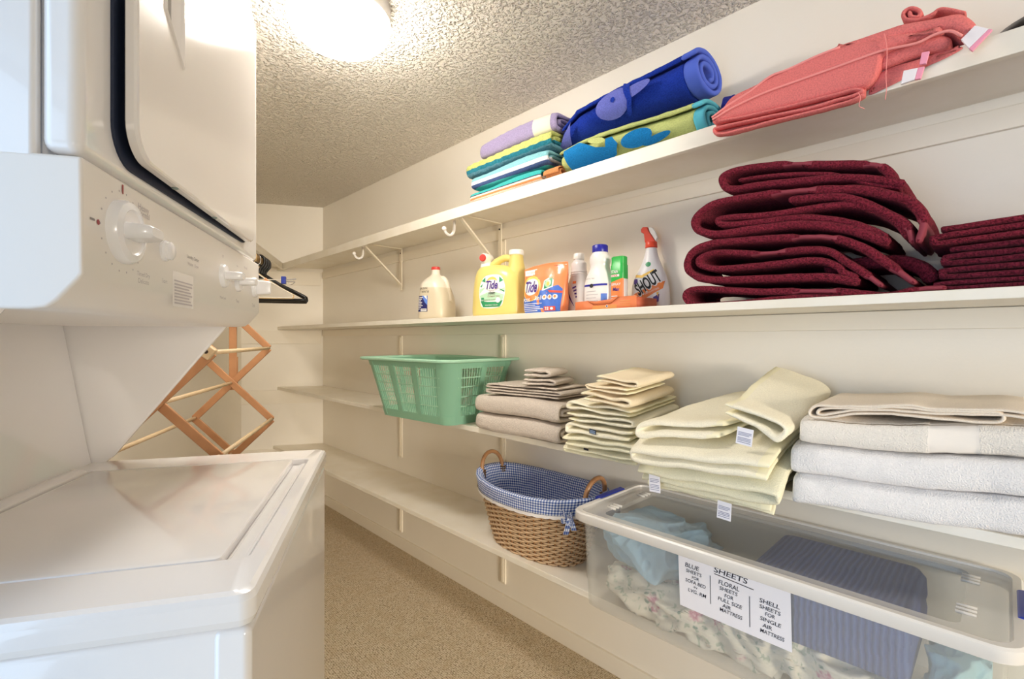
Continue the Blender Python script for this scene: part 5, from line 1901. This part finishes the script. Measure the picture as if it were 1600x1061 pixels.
for s, xx in ((0, -.026), (1, bl + .026)):
    bm = bmesh.new()
    sgn = -1 if s == 0 else 1
    prism(bm, [(xx - sgn * .012, 1.075 * bh), (xx - sgn * .016, 1.06 * bh), (xx, 1.055 * bh), (xx + sgn * .006, .9 * bh), (xx + sgn * .002, .70 * bh), (xx + sgn * .010, .68 * bh), (xx + sgn * .014, .9 * bh), (xx + sgn * .010, 1.065 * bh), (xx + sgn * .004, 1.085 * bh)], 'y', .125, .265)
    put('latch', bm, M_latch, BN, bevel=.002)
# paper label taped inside the front
M_paper = mat('label_paper', 'EDEBF0', .8)
M_pen = mat('pen_ink', '23222E', .7)
M_tape = clear('clear_tape', .25, (.97, .97, .98, 1), .2)


def front_pt(x, z, o):
    g = tp * (1 - z / bh)
    return Vector((x, g - .0012 - o, z))


PL, PRt, PB, PT = .318, .574, .122, .266      # paper on the bin front
d = Decal(front_pt, .1)
d.add([(PL, PB + .002), (PRt + .002, PB - .001), (PRt, PT - .004), (PL - .003, PT)], M_paper, 1)
label = d.put('paper_label', BN, 'white paper sheet label with handwriting in three columns')
d = Decal(front_pt, .1)
pc = (PL + PRt) / 2
for body_, x, z, w, h in (('SHEETS', .128, .124, .078, .013), ('BLUE', .034, .112, .036, .011), ('SHEETS', .038, .098, .040, .009), ('FOR', .042, .085, .018, .008), ('SOFA BED', .042, .073, .052, .009), ('IN', .042, .062, .009, .005), ('LVG. RM', .046, .050, .046, .009),
                        ('FLORAL', .124, .098, .048, .011), ('SHEETS', .123, .084, .042, .009), ('FOR', .124, .070, .020, .009), ('FULL SIZE', .126, .057, .056, .009), ('AIR', .118, .044, .020, .009), ('MATTRESS', .128, .032, .052, .009),
                        ('SHELL', .213, .090, .042, .010), ('SHEETS', .214, .076, .044, .009), ('FOR', .214, .063, .020, .009), ('SINGLE', .215, .049, .044, .009), ('AIR', .208, .035, .020, .009), ('MATTRESS', .218, .021, .050, .009)):
    d.add(text2d(body_, w, h, .12, .006), M_pen, 2, PL + x, PB + z, -.03)
d.add([(PL + .090, PB + .1135), (PL + .180, PB + .1075), (PL + .180, PB + .1095), (PL + .090, PB + .1155)], M_pen, 2)
d.add(rect(PL + .079, PL + .0805, PB + .036, PB + .106), M_pen, 2).add(rect(PL + .170, PL + .1715, PB + .018, PB + .090), M_pen, 2)
d.put('handwriting', label)
d = Decal(front_pt, .1)
d.add(rect(PL + .182, PL + .205, PT - .012, PT + .006), M_tape, 3)
d.put('tape', label)

# things inside the bin
M_bsheet = mat('blue_sheet', '9FC3D8', .85, var=(5, '8DB5CE'))
M_aqua2 = mat('aqua_sheet', 'B5DCE2', .85, var=(5, 'A5D0DA'))
M_navyb = NT('navy_quilt')
c = M_navyb.coord('Object')
wv = M_navyb.n('ShaderNodeTexWave', {'Vector': M_navyb.coord('Object', (1, .6, 1.4)), 'Scale': 26.0, 'Distortion': 2.2, 'Detail': 2.0})
M_navyb.lk(M_navyb.ramp(wv.outputs[0], [(.2, '2F478A'), (.8, '47619E')]), M_navyb.b.inputs['Base Color'])
M_navyb.b.inputs['Roughness'].default_value = .9
M_navyb.bump(wv.outputs[0], .6, .004)
M_navyb = M_navyb.m
m = NT('floral_cotton')
c = m.coord('Object')
v1 = m.n('ShaderNodeTexVoronoi', {'Vector': c, 'Scale': 13.0, 'Randomness': 1.0})
v2 = m.n('ShaderNodeTexVoronoi', {'Vector': c, 'Scale': 24.0, 'Randomness': 1.0})
nf = m.n('ShaderNodeTexNoise', {'Vector': c, 'Scale': 90.0, 'Detail': 3.0})
w1 = m.n('ShaderNodeTexNoise', {'Vector': c, 'Scale': 34.0, 'Detail': 4.0, 'Distortion': 1.5})
ad = m.n('ShaderNodeMath', {0: nf.outputs[0], 1: .35}, operation='MULTIPLY')
d1 = m.n('ShaderNodeMath', {0: v1.outputs['Distance'], 1: ad.outputs[0]}, operation='ADD')
d2 = m.n('ShaderNodeMath', {0: v2.outputs['Distance'], 1: ad.outputs[0]}, operation='ADD')
base = m.mix(m.ramp(w1.outputs[0], [(.58, (0, 0, 0, 1)), (.64, (.8, .8, .8, 1))]), lin('EAE5D6'), lin('A3B5A2'))
base = m.mix(m.ramp(d2.outputs[0], [(.30, (1, 1, 1, 1)), (.38, (0, 0, 0, 1))]), base, lin('7C9A8C'))
base = m.mix(m.ramp(d1.outputs[0], [(.36, (1, 1, 1, 1)), (.46, (0, 0, 0, 1))]), base, m.ramp(nf.outputs[0], [(.4, 'C77F98'), (.6, 'EBC9CE')]))
m.lk(base, m.b.inputs['Base Color'])
m.b.inputs['Roughness'].default_value = .9
M_floral = m.m


def crumple(name, label, cat, m, cx, cy, cz, rx, ry, rz, amp, freq, seed, e=3.0, squash=None):
    """a bundled sheet: closed lump with sharp folds"""
    bm = bmesh.new()
    bmesh.ops.create_icosphere(bm, subdivisions=7 if rx < .2 and rx > .1 else 6, radius=1)
    for v in bm.verts:
        p = v.co.normalized()
        k = (abs(p.x) ** e + abs(p.y) ** e + abs(p.z) ** e) ** (-1 / e)
        q = Vector((p.x * k * rx, p.y * k * ry, p.z * k * rz))
        s = Vector((q.x * freq + seed * 3.1, q.y * freq + seed, q.z * freq * 1.2))
        wq = Vector((noise.noise(s * .6), noise.noise(s * .6 + Vector((9, 2, 4))), noise.noise(s * .6 + Vector((2, 7, 5))))) * 1.1
        r1 = (1 - abs(noise.noise(s + wq)) * 2.2)
        r1 = r1 * abs(r1)
        r2 = 1 - abs(noise.noise(s * 2.3 + wq * 2)) * 2
        r3 = 1 - abs(noise.noise(s * 4.1 + wq * 3)) * 2
        dsp = amp * (r1 * .95 + r2 * .30 + r3 * .06 - .7)
        q += Vector((p.x, p.y, p.z)) * dsp
        q.z = max(q.z, -rz * .985)
        v.co = Vector((max(-rx, min(rx, q.x)), max(-ry, min(ry, q.y)), min(q.z, rz * 1.02)))
    o = put(name, bm, m, None)
    w_ = BN.location
    o.location = (w_.x + cy, w_.y - cx, w_.z + cz)
    o.rotation_euler = (0, 0, SHELF_ROT)
    return tag(o, label, cat)


crumple('bed_sheet', 'pale blue crumpled bed sheet in the left end of the clear bin', 'sheet', M_bsheet, .172, .165, .190, .150, .148, .066, .034, 8, 3)
crumple('bed_sheet', 'floral bed sheet bundled along the bottom front of the clear bin', 'sheet', M_floral, .385, .125, .068, .350, .098, .056, .034, 12, 5)
crumple('bed_sheet', 'pale aqua sheet in the bottom right corner of the clear bin', 'sheet', M_aqua2, .832, .17, .094, .050, .15, .082, .03, 12, 9)
bm = bmesh.new()
L = []
for z, ins in ((.135, .012), (.14, .003), (.18, 0), (.205, .004), (.21, 0), (.245, .002), (.262, .012), (.266, .03)):
    l = rrect(.462 + ins, .774 - ins, .022 + ins, .335 - ins, .025, z, 8)
    L.append([(x, y + .003 * math.sin(x * 60 + z * 50), zz - .010 * math.cos((x - .62) * 6) ** 2 * (z < .15)) for x, y, zz in l])
loops(bm, L)
o = put('navy_blanket', bm, M_navyb, None)
o.location = BN.location
o.rotation_euler = (0, 0, SHELF_ROT)
tag(o, 'folded dark blue quilted blanket in the right half of the clear bin', 'blanket')

for o in list(SC.objects):
    if 'o0' in o:
        del o['o0']
